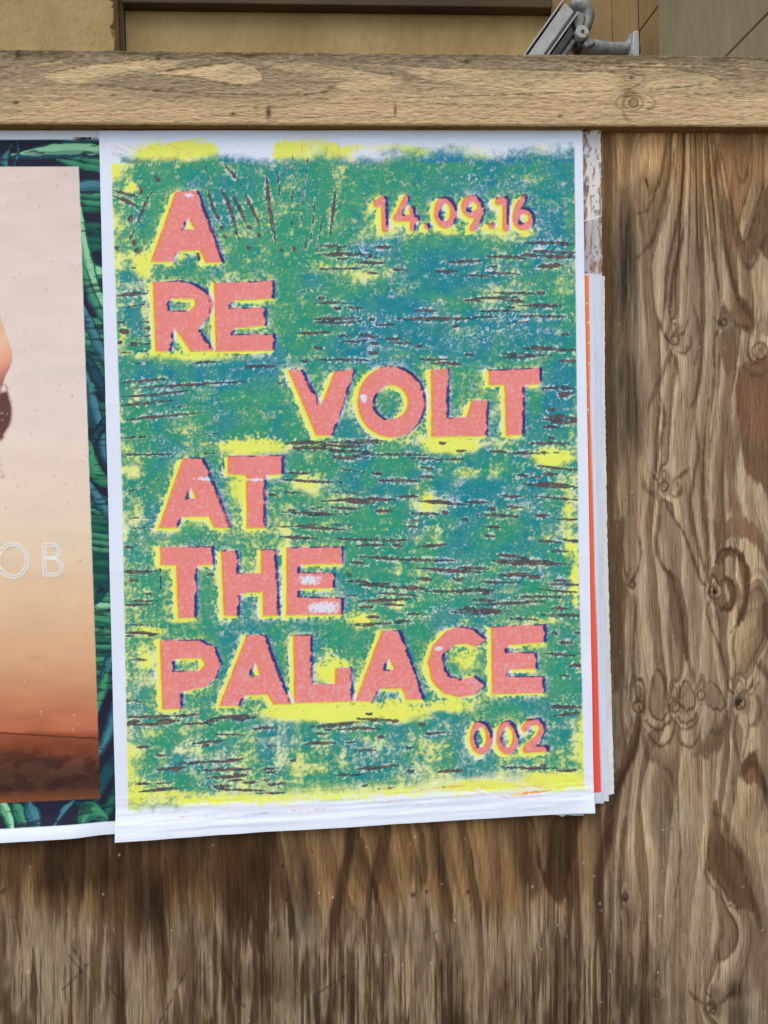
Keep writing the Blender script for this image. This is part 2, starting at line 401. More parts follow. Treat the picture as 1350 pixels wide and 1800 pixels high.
    Yk = np.maximum(Yk, Yin * area)
    # pink plate: the letters, and what the gouges printed
    P = sst(0.9, -0.9, d)
    verm = fbm(x, y, 3.4, 3.4, 91, 2)
    low = sst(1150, 1235, y) * sst(1250, 1240, y)
    wear = 0.35 * sst(0.40, 0.75, verm) + 0.65 * sst(0.58, 0.78, verm + 0.14 * low + 0.22 * (fbm(x, y, 26, 18, 92, 2) - 0.5))
    worn_spots = np.zeros_like(x)
    for cx, cy, rx, ry in [(385,842,60,4),(570,1068,36,12),(545,1020,26,10),(640,700,8,10),(332,344,12,4),(450,843,22,3),(770,1140,10,5)]:
        worn_spots = np.maximum(worn_spots, np.exp(-((x - cx) / rx) ** 2 - ((y - cy) / ry) ** 2))
    P *= 1 - np.clip(0.18 * wear + 0.85 * sst(0.35, 0.75, worn_spots * (0.45 + verm)), 0, 0.9)
    g = G.read(x + jx, y + jy)
    g = g * area
    gp = 0.85 * sst(0.66, 0.95, g) * (0.45 + 0.55 * sst(0.30, 0.55, fbm(x, y, 6, 4, 93, 2)))
    # thin red scratches in the bare margins
    P = np.maximum(P, gp)
    ge = sst(0.12, 0.5, g)                       # the cut is rimmed with dark blue
    rim = ge * (1 - 0.75 * gp) * area * sst(0.2, 0.6, top * bot) * sst(0.30, 0.48, fbm(x, y, 5, 5, 94, 2))
    C = np.maximum(C, ge * (top * bot > 0.3) * area * 0.95)
    Yk = np.where(gp > 0.3, np.maximum(Yk, 0.8 * (top > 0.5)), Yk)
    # overprints
    paper = alb(220, 227, 246)
    cy_ = alb(250, 240, 92); cb = alb(22, 124, 150); cg = alb(38, 142, 112); cp = alb(254, 132, 128); co = alb(250, 138, 70); cn = alb(46, 46, 104); cd = alb(138, 70, 62)
    cgl = alb(72, 164, 104)
    tone = fbm(x, y, 24, 20, 95, 3)
    Cc = np.clip(C, 0, 1)[..., None]; Yc = np.clip(Yk, 0, 1)[..., None]; Pc = np.clip(P, 0, 1)[..., None]
    cg = cg[None] * (1 - tone[..., None] * 0.6) + cgl[None] * tone[..., None] * 0.6
    no_p = (paper * (1 - Yc) + cy_ * Yc) * (1 - Cc) + (cb * (1 - Yc) + cg * Yc) * Cc
    wi_p = (cp * (1 - Yc) + co * Yc) * (1 - Cc) + (cn * (1 - Yc) + cd * Yc) * Cc
    col = no_p * (1 - Pc) + wi_p * Pc
    col = mix(col, alb(36, 44, 78), rim * 0.92)
    # thin scratches of red in the bare strips at the top and the foot
    S = Field(150, 200, 1070, 1500, 1.0)
    rr = random.Random(5)
    for k in range(26):
        cx, cy = rr.uniform(198, 330), rr.uniform(250, 282); L = rr.uniform(4, 22)
        S.stroke([(cx, cy), (cx + L, cy + L * 0.45)], rr.uniform(1, 2.6), 0.8, 1, 0.4, False)
    for k in range(22):
        cx, cy = rr.uniform(340, 780), rr.uniform(248, 285); L = rr.uniform(4, 16)
        S.stroke([(cx, cy), (cx + rr.uniform(-2, 3), cy + L)], rr.uniform(1, 3), 0.8, 1, 0.4, False)
    for k in range(34):
        cx = rr.uniform(820, 1015); cy = rr.uniform(1352, 1402); L = rr.uniform(5, 26)
        S.stroke([(cx, cy), (cx + L, cy + L * 0.24)], rr.uniform(1, 2.2), 0.8, 0.9, 0.4, False)
    for a, b in [((280,1436),(420,1433)),((420,1433),(470,1429)),((500,1425),(585,1421)),((290,1428),(330,1427)),((660,1412),(720,1405)),((395,1424),(415,1423)),((730,1415),(760,1412))]:
        S.stroke([a, b], 1.4, 0.8, 0.85, 0.3, False, 1.2)
    sm = S.read(x, y)
    sc = np.where((fbm(x, y, 60, 60, 99, 1) > 0.42)[..., None], alb(232, 92, 84), alb(240, 140, 60))
    sc = sc * (1 - Cc * 0.7) + alb(60, 40, 60) * Cc * 0.7
    col = col * (1 - sm[..., None]) + sc * sm[..., None]
    # brayer streaks: faint lines where the roller lapped
    return col

LEFT_TEXT = [('O', (ell(25,982,26,30,40), ell(25,982,20,24,40))), ]
def left_text_mask(x, y):
    """the double-lined capitals O and B"""
    def ring(cx, cy, rx, ry):
        return np.abs(np.hypot((x - cx) / rx, (y - cy) / ry) - 1) * min(rx, ry)
    m = np.zeros_like(x)
    for rx, ry in ((27, 31), (22.5, 26.5)):
        m = np.maximum(m, sst(1.7, 0.5, ring(23, 985, rx, ry)))
    b = Field(60, 940, 125, 1030, 0.5)
    for off in (0, 4.4):
        b.stroke([(75 + off, 955.5 + off), (76.5 + off, 1012.5 - off)], 2.2, 0.6, 1, None, False)
        b.stroke([(75 + off, 955.5 + off), (92, 955 + off), (103 - off, 960 + off * .3), (106 - off, 969), (103 - off, 977 - off * .2), (93, 981 - off * .5), (76 + off, 981.5 - off * .5)], 2.2, 0.6)
        b.stroke([(76 + off, 984 + off * .2 - 2), (97, 982.5 + off * .3), (107 - off, 987 + off * .3), (111 - off, 997), (107 - off, 1007 - off * .3), (97, 1012 - off), (76.5 + off, 1012.5 - off)], 2.2, 0.6)
    r = b.read(x, y)
    r = np.where((x > 61) & (x < 124) & (y > 941) & (y < 1029), r, 0)
    return np.maximum(m, r)
def paint_left(x, y):
    """tropical leaf border with a sunset photograph in the middle"""
    dark = alb(34, 36, 54)
    col = np.broadcast_to(dark, x.shape + (3,)).copy()
    rr = random.Random(23)
    tones = [alb(20, 50, 56), alb(24, 72, 72), alb(36, 100, 80), alb(66, 142, 106), alb(140, 200, 160), alb(34, 70, 90), alb(66, 124, 138)]
    wob = lambda s: 3.0 * (fbm(x, y, 26, 26, s, 2) - 0.5)
    def blade(a, m, b, w, tone, hi):
        nonlocal col
        p = spline([a, m, b], 10)
        n = len(p); t = np.linspace(0, 1, n)
        ww = w / 2 * np.clip(np.sin(np.pi * np.clip(t * 0.92 + 0.06, 0, 1)), 0.05, 1)
        mg = w + 6
        sel = (x > p[:, 0].min() - mg) & (x < p[:, 0].max() + mg) & (y > p[:, 1].min() - mg) & (y < p[:, 1].max() + mg)
        if not sel.any():
            return
        xs, ys = x[sel], y[sel]
        jj = 5.0 * (fbm(xs, ys, 16, 16, 31, 3) - 0.5)
        d = seg_dist(xs, ys, p, ww) + jj
        c = col[sel]
        c = mix(c, tone, sst(0.8, -0.8, d))
        c = mix(c, tone * 0.55 + hi * 0.45, sst(0.8, -0.8, d + w * 0.18 + jj * .6))
        c = mix(c, hi, sst(0.7, -0.7, seg_dist(xs - w * 0.1, ys + w * 0.14, p, ww * 0.42) + jj))
        # veins of the blade, dark slits
        sl = sst(0.60, 0.72, fbm(xs, ys, 26, 5, 38, 2)) * sst(0.5, -0.5, d)
        c = mix(c, dark, sl * 0.75)
        col[sel] = c
    # palm fronds: ranks of ribs
    for cy, n, sl, base in [(270,5,.35,2),(355,4,.1,2),(600,6,.25,2),(655,5,.3,2),(735,4,.2,1),(900,5,.35,2),(960,8,.28,2),(1010,6,.2,1),(1080,7,.12,3),(1130,6,.2,2),(1165,5,.1,2),(420,4,.1,1),(1200,4,-.3,2)]:
        for k in range(n):
            yy = cy + k * 12.5 - n * 6
            blade((98, yy - 9), (168, yy + 40 * sl * .4), (240, yy + 48 * sl), rr.uniform(12, 18), tones[rr.choice([0, 1, base])], tones[min(6, base + rr.choice([0, 1]))])
    for a, m, b, w, t, h in [((150,470),(166,480),(184,478),22,1,4),((144,400),(158,480),(186,545),16,2,4),((146,470),(160,520),(182,560),12,5,3),((150,555),(165,590),(186,640),14,5,6),
                             ((60,270),(120,262),(185,268),20,5,4),((20,255),(8,280),(14,300),10,5,6),((24,292),(32,270),(30,248),7,5,6),((140,330),(160,326),(186,334),18,5,6),((150,630),(165,655),(186,700),14,0,5),
                             ((158,690),(172,740),(180,790),16,5,6),((156,790),(172,760),(190,735),14,0,5),((160,800),(168,830),(192,850),18,2,3),((160,860),(180,890),(196,910),16,5,6),
                             ((164,1060),(180,1040),(200,1010),12,5,1),((168,1240),(186,1180),(204,1140),14,5,6),((172,1320),(190,1290),(206,1220),14,5,6),((172,1240),(180,1210),(186,1185),12,2,3),
                             ((175,1390),(188,1360),(206,1330),14,1,5),((180,1440),(192,1420),(206,1370),16,1,2),((0,1408),(14,1430),(24,1462),20,2,4),((20,1415),(36,1430),(44,1452),26,1,3),
                             ((46,1408),(58,1432),(70,1456),24,5,6),((96,1452),(112,1425),(130,1408),10,5,6),((130,1412),(160,1420),(200,1416),12,0,1),((144,1450),(158,1424),(192,1446),28,2,3),
                             ((-60,1408),(-30,1435),(-40,1460),24,1,2),((-110,1408),(-100,1435),(-120,1460),24,5,6),((-130,262),(-80,270),(-20,255),20,2,3),((-60,250),(-50,270),(-70,292),14,5,6)]:
        kx = 1.0 if a[1] > 1400 or b[0] < 60 else 1.7
        g = lambda p: (m[0] + (p[0] - m[0]) * kx, m[1] + (p[1] - m[1]) * kx)
        blade(g(a), m, g(b), w * (1.45 if kx > 1 else 1.1), tones[t], tones[h])
    # white margins of the sheet
    top = 245.5 + 0.0 * x
    foot = 1455.0 - 0.058 * x
    paper = alb(220, 227, 246)
    col = mix(col, paper, np.maximum(sst(0.8, -0.8, y - top), sst(-0.8, 0.8, y - foot)))
    # colour bar of the printer
    bars = [alb(230, 210, 90), alb(205, 70, 70), alb(60, 120, 190), alb(30, 30, 50), alb(30, 34, 40), alb(40, 80, 70), alb(190, 60, 60), alb(50, 26, 30), alb(226, 208, 180), alb(176, 172, 176), alb(150, 150, 160)]
    fr = (x > 129.8) & (x < 172.4) & (y > 240.6) & (y < 245.6)
    col[fr] = alb(60, 56, 70)
    for k, c in enumerate(bars):
        s = (x > 130.4 + 3.8 * k) & (x < 133.5 + 3.8 * k) & (y > 241.4) & (y < 245)
        col[s] = c
    # the photograph
    ys = np.array([290, 500, 700, 800, 880, 960, 1060, 1160, 1230, 1284, 1292, 1320, 1345, 1385, 1410])
    cs = np.array([alb(*c) for c in [(220,202,197),(224,206,201),(226,209,204),(228,208,198),(228,208,192),(226,201,176),(222,186,152),(212,164,128),(196,130,96),(180,106,76),(146,78,52),(120,64,44),(86,54,42),(74,48,38),(128,74,46)]])
    yy = y + 10 * (fbm(x, y, 40, 14, 33, 3) - 0.5)
    ph = np.stack([np.interp(yy, ys, cs[:, k]) for k in range(3)], -1)
    cloud = fbm(x, y, 70, 18, 34, 4) - 0.5
    ph = ph * (1 + (0.16 + 0.5 * sst(1200, 1320, y))[..., None] * cloud[..., None])
    # horizon line of the ground
    hz = np.abs(y - (1288 + 0.06 * x + 3 * (fbm(x, y, 12, 30, 35, 2) - .5)))
    ph = mix(ph, alb(70, 34, 26), 0.8 * sst(2.2, 0.4, hz))
    ph = mix(ph, alb(34, 24, 24), 0.5 * sst(0.40, 0.66, fbm(x, y, 18, 11, 36, 4)) * sst(1300, 1335, y) * sst(1400, 1385, y))
    # skin and shoulder at the edge of the picture
    Sx = Field(-150, 440, 140, 880, 1.0)
    skin = [(-150,500),(-40,500),(0,560),(10,585),(19,610),(22,628),(18,645),(10,660),(4,680),(0,694),(-30,720),(-150,700)]
    Sx.poly(skin, 1.0, 1.0, True)
    shd = Field(-150, 600, 140, 880, 1.0)
    shd.poly([(-150,690),(0,690),(8,676),(17,700),(21,722),(18,745),(8,762),(0,775),(-60,800),(-150,790)], 6.0, 1.0, True)
    s2 = np.where((y > 605) & (y < 875) & (x < 135), shd.read(x, y), 0)
    ph = mix(ph, alb(196, 150, 138), sst(0.0, 0.5, s2) * 0.6)
    ph = mix(ph, alb(104, 66, 62), sst(0.3, 0.9, s2))
    s1 = np.where((y > 445) & (y < 875) & (x < 135), Sx.read(x, y), 0)
    sk = np.stack([np.interp(y + 0.6 * x, [540, 600, 640, 668, 700], [alb(*c)[k] for c in [(214,160,130),(240,190,160),(232,160,138),(182,112,102),(140,90,84)]]) for k in range(3)], -1)
    ph = ph * (1 - s1[..., None]) + sk * s1[..., None]
    dots = random.Random(3)
    Dk = Field(-150, 290, 180, 1410, 1.0); Lt = Field(-150, 290, 180, 1410, 1.0)
    for k in range(120):
        cx, cy = dots.uniform(-140, 172), dots.uniform(300, 1290); r_ = dots.uniform(0.9, 1.9)
        Dk.blob(cx, cy, r_, r_ * 1.2, dots.uniform(.35, .8)); Lt.blob(cx + 1, cy + 1.6, r_ * .8, r_ * .8, .8)
    for k in range(70):
        Dk.blob(dots.uniform(-140, 172), dots.uniform(300, 1250), dots.uniform(2, 5), dots.uniform(1.2, 2.6), dots.uniform(.1, .28))
    for k in range(40):
        Lt.blob(dots.uniform(-60, 20), dots.uniform(690, 770), 1.1, 1.1, .7)
    for cx, cy, r_ in [(-1,808,3),(0,818,3.4),(2,828,2.6),(5,837,3.2)]:
        Dk.blob(cx, cy, r_, r_, .8); Lt.blob(cx - .8, cy - .8, r_ * .45, r_ * .45, .8)
    ok = (x > -148) & (x < 178) & (y > 292) & (y < 1408)
    ph = mix(ph, alb(120, 80, 62), np.where(ok, Dk.read(x, y), 0) * 0.75)
    ph = mix(ph, alb(240, 234, 226), np.where(ok, Lt.read(x, y), 0) * 0.7)
    ph = mix(ph, alb(240, 238, 240), left_text_mask(x, y) * 0.92)
    edge = np.interp(y, [293, 1403], [138.5, 176.5])
    inn = sst(-0.7, 0.7, edge - x) * sst(-0.7, 0.7, y - 293 - 0 * x) * sst(-0.7, 0.7, 1412 - 0.05 * x - y)
    return col * (1 - inn[..., None]) + ph * inn[..., None]

# ---- plywood
GY = [230, 300, 400, 500, 590, 700, 800, 900, 1040, 1150, 1240, 1330, 1450, 1550, 1650, 1800]
GUIDES = [
 [1060]*16,
 [1080,1085,1085,1085,1083,1080,1078,1086,1094,1098,1095,1102,1085,1078,1075,1072],
 [1110,1112,1113,1112,1110,1105,1108,1108,1111,1110,1121,1116,1102,1095,1098,1100],
 [1172,1165,1140,1130,1138,1150,1150,1146,1138,1148,1150,1136,1120,1115,1112,1115],
 [1190,1187,1178,1168,1180,1170,1162,1164,1174,1178,1184,1183,1172,1165,1160,1155],
 [1212,1212,1210,1205,1198,1192,1184,1194,1204,1212,1208,1204,1195,1190,1185,1182],
 [1230,1231,1232,1234,1236,1226,1216,1222,1238,1232,1231,1228,1220,1215,1213,1210],
 [1250,1255,1262,1267,1266,1252,1246,1246,1253,1256,1260,1258,1250,1245,1245,1248],
 [1268,1276,1288,1298,1300,1280,1278,1290,1290,1282,1279,1280,1277,1270,1264,1262],
 [1290,1298,1308,1316,1325,1310,1305,1318,1312,1306,1298,1296,1304,1312,1300,1290],
 [1330,1334,1338,1344,1350,1342,1340,1350,1344,1336,1328,1330,1340,1350,1340,1335],
]
KNOTS = [  # x, y, radius, darkness
 (1185,598,7.0,.35),(1167,855,7.0,.35),(1253,1040,7.5,.9),(1122,1243,9,.7),(1185,1242,8.5,.45),(1233,1222,6.5,.2),(1300,1236,9.5,.85),(1270,565,6,.8),(1336,617,13,.35),
 (1110,1028,5,.5),(1003,1773,8,.6),(1250,1771,9,.6),(1152,1746,6,.6),(1098,1578,5,.8)]
def ply_h(x, y):
    """growth-ring coordinate of the veneer: its level lines are the grain"""
    yy = y + 10 * (fbm(x, y, 60, 120, 201, 2) - .5)
    g = np.array([np.interp(yy, GY, c) for c in GUIDES])
    # soften the guide corners
    for k in range(len(GUIDES)):
        c = np.array(GUIDES[k], float)
        p = spline(np.stack([c, GY], 1), 10)
        g[k] = np.interp(yy, p[:, 1], p[:, 0])
    h = np.zeros_like(x)
    for k in range(len(GUIDES) - 1):
        t = (x - g[k]) / (g[k + 1] - g[k] + 1e-6)
        h = np.where((t >= 0) & (t < 1), k + t, h)
    far = sst(0, 120, x - g[-1])
    h = np.where(x >= g[-1], len(GUIDES) - 1 + (x - g[-1]) / 62.0 + far * (4.5 * (fbm(x, y, 190, 800, 250, 2) - .5) + 1.6 * (fbm(x, y, 60, 420, 251, 2) - .5)), h)
    h = np.where(x < g[0], (x - 1060 - 0.35 * (y - 1450) * np.exp(-np.abs(x - 640) / 200) * sst(1250, 1450, y)) / 42.0, h)
    return h
_PF = []
def ply_fields():
    """traced figure, tongues, scratches and flecks, drawn once"""
    if _PF:
        return _PF[0]
    T = Field(1050, 220, 1400, 1820, 1.0)
    for pts, w, so, v in [
        ([(1171,235),(1168,270),(1160,310),(1148,348),(1135,370),(1112,380)],5,3,.8),([(1186,260),(1176,320),(1158,395),(1142,430),(1118,455)],9,4,.8),([(1188,300),(1172,370),(1156,420),(1145,460)],5,2,.6),
        ([(1200,240),(1199,330),(1186,410),(1174,470),(1168,540),(1164,570),(1170,585)],5,2,.85),([(1206,380),(1196,430),(1184,480),(1178,540),(1180,565)],6,2,.8),
        ([(1228,235),(1231,330),(1233,420),(1235,500),(1236,560),(1232,600),(1222,640)],8,3,.75),([(1238,240),(1243,320),(1250,420),(1262,500),(1266,545)],6,2,.8),([(1250,240),(1262,330),(1272,420),(1285,480),(1300,530),(1322,560)],9,3,.9),
        ([(1262,240),(1278,320),(1292,390),(1308,425),(1322,395),(1338,340),(1350,300)],5,2,.8),([(1290,240),(1296,300),(1305,322),(1316,290),(1322,240)],5,2,.6),([(1284,380),(1300,440),(1316,470),(1335,440),(1350,410)],10,4,.7),
        ([(1160,560),(1163,580),(1172,594),(1178,600)],5,1.5,.9),([(1210,560),(1200,585),(1193,592)],4,1.5,.8),([(1212,590),(1214,604),(1206,618),(1194,620)],6,2.5,.8),([(1182,612),(1172,636),(1150,690),(1140,720)],9,4,.7),([(1186,612),(1190,640),(1196,680)],5,2,.6),
        ([(1220,540),(1230,580),(1232,640),(1222,700),(1210,720)],7,3,.8),([(1254,555),(1262,572),(1256,600),(1254,660),(1250,720)],4,2,.8),([(1266,585),(1264,640),(1260,700),(1258,760)],4,2,.7),
        ([(1290,520),(1318,548),(1324,575),(1300,572),(1282,560)],10,5,.7),([(1316,600),(1316,625),(1330,640),(1348,636)],5,2,.8),([(1302,600),(1306,640),(1330,662),(1350,650)],6,3,.6),
        ([(1158,690),(1168,730),(1160,780),(1153,820),(1156,835)],6,2,.75),([(1164,700),(1154,760),(1152,810)],4,2,.6),([(1146,830),(1152,842),(1160,850)],4,1.5,.9),([(1182,845),(1200,835),(1212,820)],7,3,.8),([(1190,848),(1196,862),(1190,874),(1178,868)],6,2.5,.8),
        ([(1130,840),(1136,860),(1150,868),(1156,880)],10,4,.6),([(1164,870),(1160,900),(1154,950),(1160,985),(1178,1010),(1196,1050)],7,2.5,.8),([(1168,872),(1178,900),(1200,935),(1216,975),(1232,1020),(1244,1034)],6,2,.85),
        ([(1218,700),(1226,800),(1214,880),(1222,940),(1236,990),(1246,1026)],7,2.5,.8),([(1246,700),(1238,780),(1236,860),(1242,940),(1246,1000),(1250,1030)],5,2,.9),([(1258,700),(1250,780),(1244,860),(1246,960)],4,2,.7),
        ([(1258,1000),(1264,975),(1280,966),(1300,975),(1312,1010),(1310,1060),(1298,1095),(1285,1110)],8,2,.85),([(1268,1022),(1284,1022),(1292,1044),(1286,1068),(1270,1072),(1262,1062)],7,2,.85),
        ([(1250,1052),(1242,1070),(1248,1100),(1262,1130),(1276,1180),(1282,1215)],5,2,.8),([(1256,1056),(1262,1080),(1266,1110)],4,1.5,.7),([(1300,1090),(1288,1130),(1292,1170),(1288,1200)],5,2,.8),
        ([(1120,930),(1126,975),(1116,1010),(1112,1022)],4,2,.8),([(1094,960),(1098,1000),(1104,1022)],6,3,.7),([(1112,1036),(1116,1080),(1112,1140),(1116,1200),(1120,1232)],6,2.5,.8),([(1104,1040),(1094,1100),(1090,1150),(1104,1220)],8,4,.6),
        ([(1180,1010),(1196,1070),(1204,1130),(1216,1180),(1226,1214)],7,3,.7),([(1172,1060),(1176,1120),(1180,1180),(1184,1230)],8,4,.55),
        # garland below the row of knots
        ([(1141,1225),(1143,1250),(1152,1263),(1166,1264),(1174,1252)],5,1.5,.85),([(1130,1262),(1144,1278),(1160,1283),(1174,1272),(1180,1258)],6,2,.85),([(1128,1272),(1142,1296),(1160,1312),(1176,1304),(1184,1284),(1186,1262)],6,2,.8),
        ([(1190,1254),(1196,1266),(1208,1272),(1222,1262),(1228,1244)],5,1.5,.85),([(1188,1262),(1194,1276),(1208,1282),(1224,1270),(1231,1246)],6,2,.7),([(1188,1286),(1198,1304),(1212,1314),(1228,1298),(1234,1262)],5,2,.75),
        ([(1238,1232),(1252,1246),(1266,1248),(1276,1238),(1268,1220),(1256,1204),(1246,1200),(1240,1212)],5,1.5,.8),([(1212,1202),(1204,1196),(1196,1210),(1194,1232),(1202,1246),(1214,1250),(1222,1236),(1220,1216),(1212,1202)],4.5,1.2,.85),
        ([(1150,1178),(1158,1178),(1165,1190),(1170,1215),(1172,1240)],6,2,.8),([(1150,1180),(1146,1200),(1142,1225)],6,2,.8),([(1240,1290),(1262,1284),(1278,1262),(1284,1244)],14,6,.7),([(1124,1256),(1122,1290),(1110,1330),(1092,1370),(1075,1420),(1066,1460)],10,3,.85),
        ([(1126,1258),(1132,1300),(1140,1330),(1160,1344),(1180,1362),(1190,1400)],8,5,.6),([(1112,1192),(1108,1214),(1112,1234)],5,2,.8),([(1118,1192),(1126,1196),(1132,1214),(1132,1240)],5,2,.8),
        ([(1176,1200),(1178,1230)],4,1.5,.7),([(1192,1196),(1196,1226)],4,1.5,.7),([(1278,1180),(1280,1208),(1294,1224)],4,1.2,.9),([(1286,1182),(1288,1204),(1297,1222)],3,1,.8),([(1322,1180),(1320,1204),(1306,1224)],4,1.2,.9),([(1314,1182),(1312,1204),(1304,1220)],3,1,.8),
        ([(1332,1200),(1322,1216),(1312,1222)],5,2,.7),([(1298,1252),(1290,1280),(1292,1310),(1302,1340),(1306,1370)],5,2,.8),([(1312,1248),(1316,1280),(1308,1320),(1302,1345)],4,2,.7),([(1326,1216),(1336,1240),(1328,1270),(1314,1276)],10,4,.7),
        ([(1330,1320),(1310,1340),(1304,1360),(1322,1340),(1340,1370),(1348,1400)],12,4,.75),([(1282,1260),(1282,1320),(1288,1370),(1290,1430)],2,1,.8),
        ([(1150,1330),(1170,1380),(1186,1440),(1196,1500)],5,4,.5),([(1190,1350),(1192,1420),(1196,1500),(1186,1580)],4,1.5,.8),([(1160,1560),(1166,1600),(1160,1660),(1156,1720)],3,1.5,.7),
        ([(1250,1420),(1244,1500),(1240,1540),(1270,1580),(1300,1605)],3,2,.8),([(1256,1430),(1272,1440),(1290,1480),(1310,1520),(1322,1580),(1335,1630)],16,7,.7),([(1262,1460),(1266,1520),(1290,1560)],22,9,.55),
        ([(1246,1650),(1240,1700),(1232,1735)],8,4,.6),([(1258,1660),(1264,1700),(1258,1730)],6,3,.6),([(1240,1740),(1246,1750)],4,2,.7),([(1210,1740),(1224,1756),(1238,1764)],6,2,.8),([(1264,1764),(1280,1752),(1292,1744)],8,4,.8),
        ([(1240,1735),(1248,1752),(1252,1735),(1248,1720)],2,1,.7),([(1182,1640),(1172,1690),(1156,1740)],4,2,.7),([(1164,1660),(1156,1700),(1152,1738)],3,1.5,.7),([(1126,1560),(1124,1640),(1142,1700),(1148,1740)],4,2,.6)]:
        T.stroke(pts, w, so, v, 0.3, True, 1.6)
    B = Field(-10, 1430, 1130, 1870, 1.5)
    for pts, w, so, v in [([(622,1440),(612,1500),(595,1580),(572,1690),(560,1740)],18,5,.9),([(684,1440),(668,1510),(650,1620),(650,1720),(655,1860)],20,5,.9),([(730,1440),(742,1480),(744,1560)],12,3,.7),
                          ([(775,1440),(776,1520),(782,1620),(776,1740)],22,8,.7),([(1078,1440),(1062,1500),(1052,1560),(1058,1700),(1070,1860)],20,6,.85),([(1100,1430),(1092,1500),(1088,1600),(1092,1700),(1096,1860)],9,4,.8),
                          ([(480,1450),(482,1550),(490,1640),(500,1740)],10,4,.6),([(186,1500),(188,1600),(206,1700),(225,1780)],14,5,.6),([(90,1480),(95,1600),(110,1700)],26,10,.5),([(880,1740),(884,1860)],10,4,.6)]:
        B.stroke(pts, w, so, v, 0.12, True, 2.0)
    for pts, so, v in [([(925,1436),(942,1470),(944,1520),(958,1560),(986,1590),(1000,1540),(1016,1470),(1024,1430),(972,1438),(966,1500),(956,1530),(946,1480),(936,1438)],4,.95),
                       ([(880,1436),(930,1436),(940,1500),(950,1560),(930,1580),(905,1520)],10,.7),([(380,1440),(470,1440),(482,1560),(470,1700),(440,1860),(400,1860),(396,1640),(372,1540)],14,.9)]:
        B.poly(pts, so, v, True, 3.0, 7, 26)
    S = Field(-10, 1440, 1360, 1820, 1.0)
    for a, b, w in [((122,1680),(160,1730),5),((110,1740),(160,1690),5),((560,1745),(630,1700),4),((640,1750),(665,1800),4),((1240,1520),(1300,1600),3),((130,1670),(150,1700),6),((186,1725),(215,1765),5),
                    ((395,1700),(430,1770),6),((480,1460),(482,1640),1.5),((280,1800),(330,1700),5),((0,1612),(28,1612),1.5),((745,1650),(780,1630),2)]:
        S.stroke([a, b], w, 1.5, .8, .4, False, 2)
    rr = random.Random(8)
    K = Field(-10, 225, 1400, 1820, 1.0); W = Field(-10, 225, 1400, 1820, 1.0)
    for k in range(170):
        cx, cy = rr.uniform(0, 1350), rr.uniform(1445, 1800)
        K.blob(cx, cy, rr.uniform(.9, 2.0), rr.uniform(1, 2.6), rr.uniform(.3, .9))
    for k in range(60):
        K.blob(rr.uniform(1085, 1350), rr.uniform(240, 1440), rr.uniform(.8, 1.5), rr.uniform(1, 4), rr.uniform(.3, .7))
    for k in range(44):
        W.blob(rr.uniform(0, 1350), rr.uniform(1450, 1800), rr.uniform(.8, 1.5), rr.uniform(.8, 1.9), rr.uniform(.5, 1))
    for k in range(26):
        W.blob(rr.uniform(1085, 1350), rr.uniform(260, 1440), .9, .9, rr.uniform(.4, .9))
    for cx, cy, r_ in [(505,1581,3),(497,1522,3),(726,1573,4),(750,1567,3),(823,1568,3.4),(6,1566,4)]:
        K.blob(cx, cy, r_, r_ * (2.2 if cy < 400 else 1), 1.3)
    R = Field(1040, 220, 1400, 1870, 1.0)         # broad patches of late wood
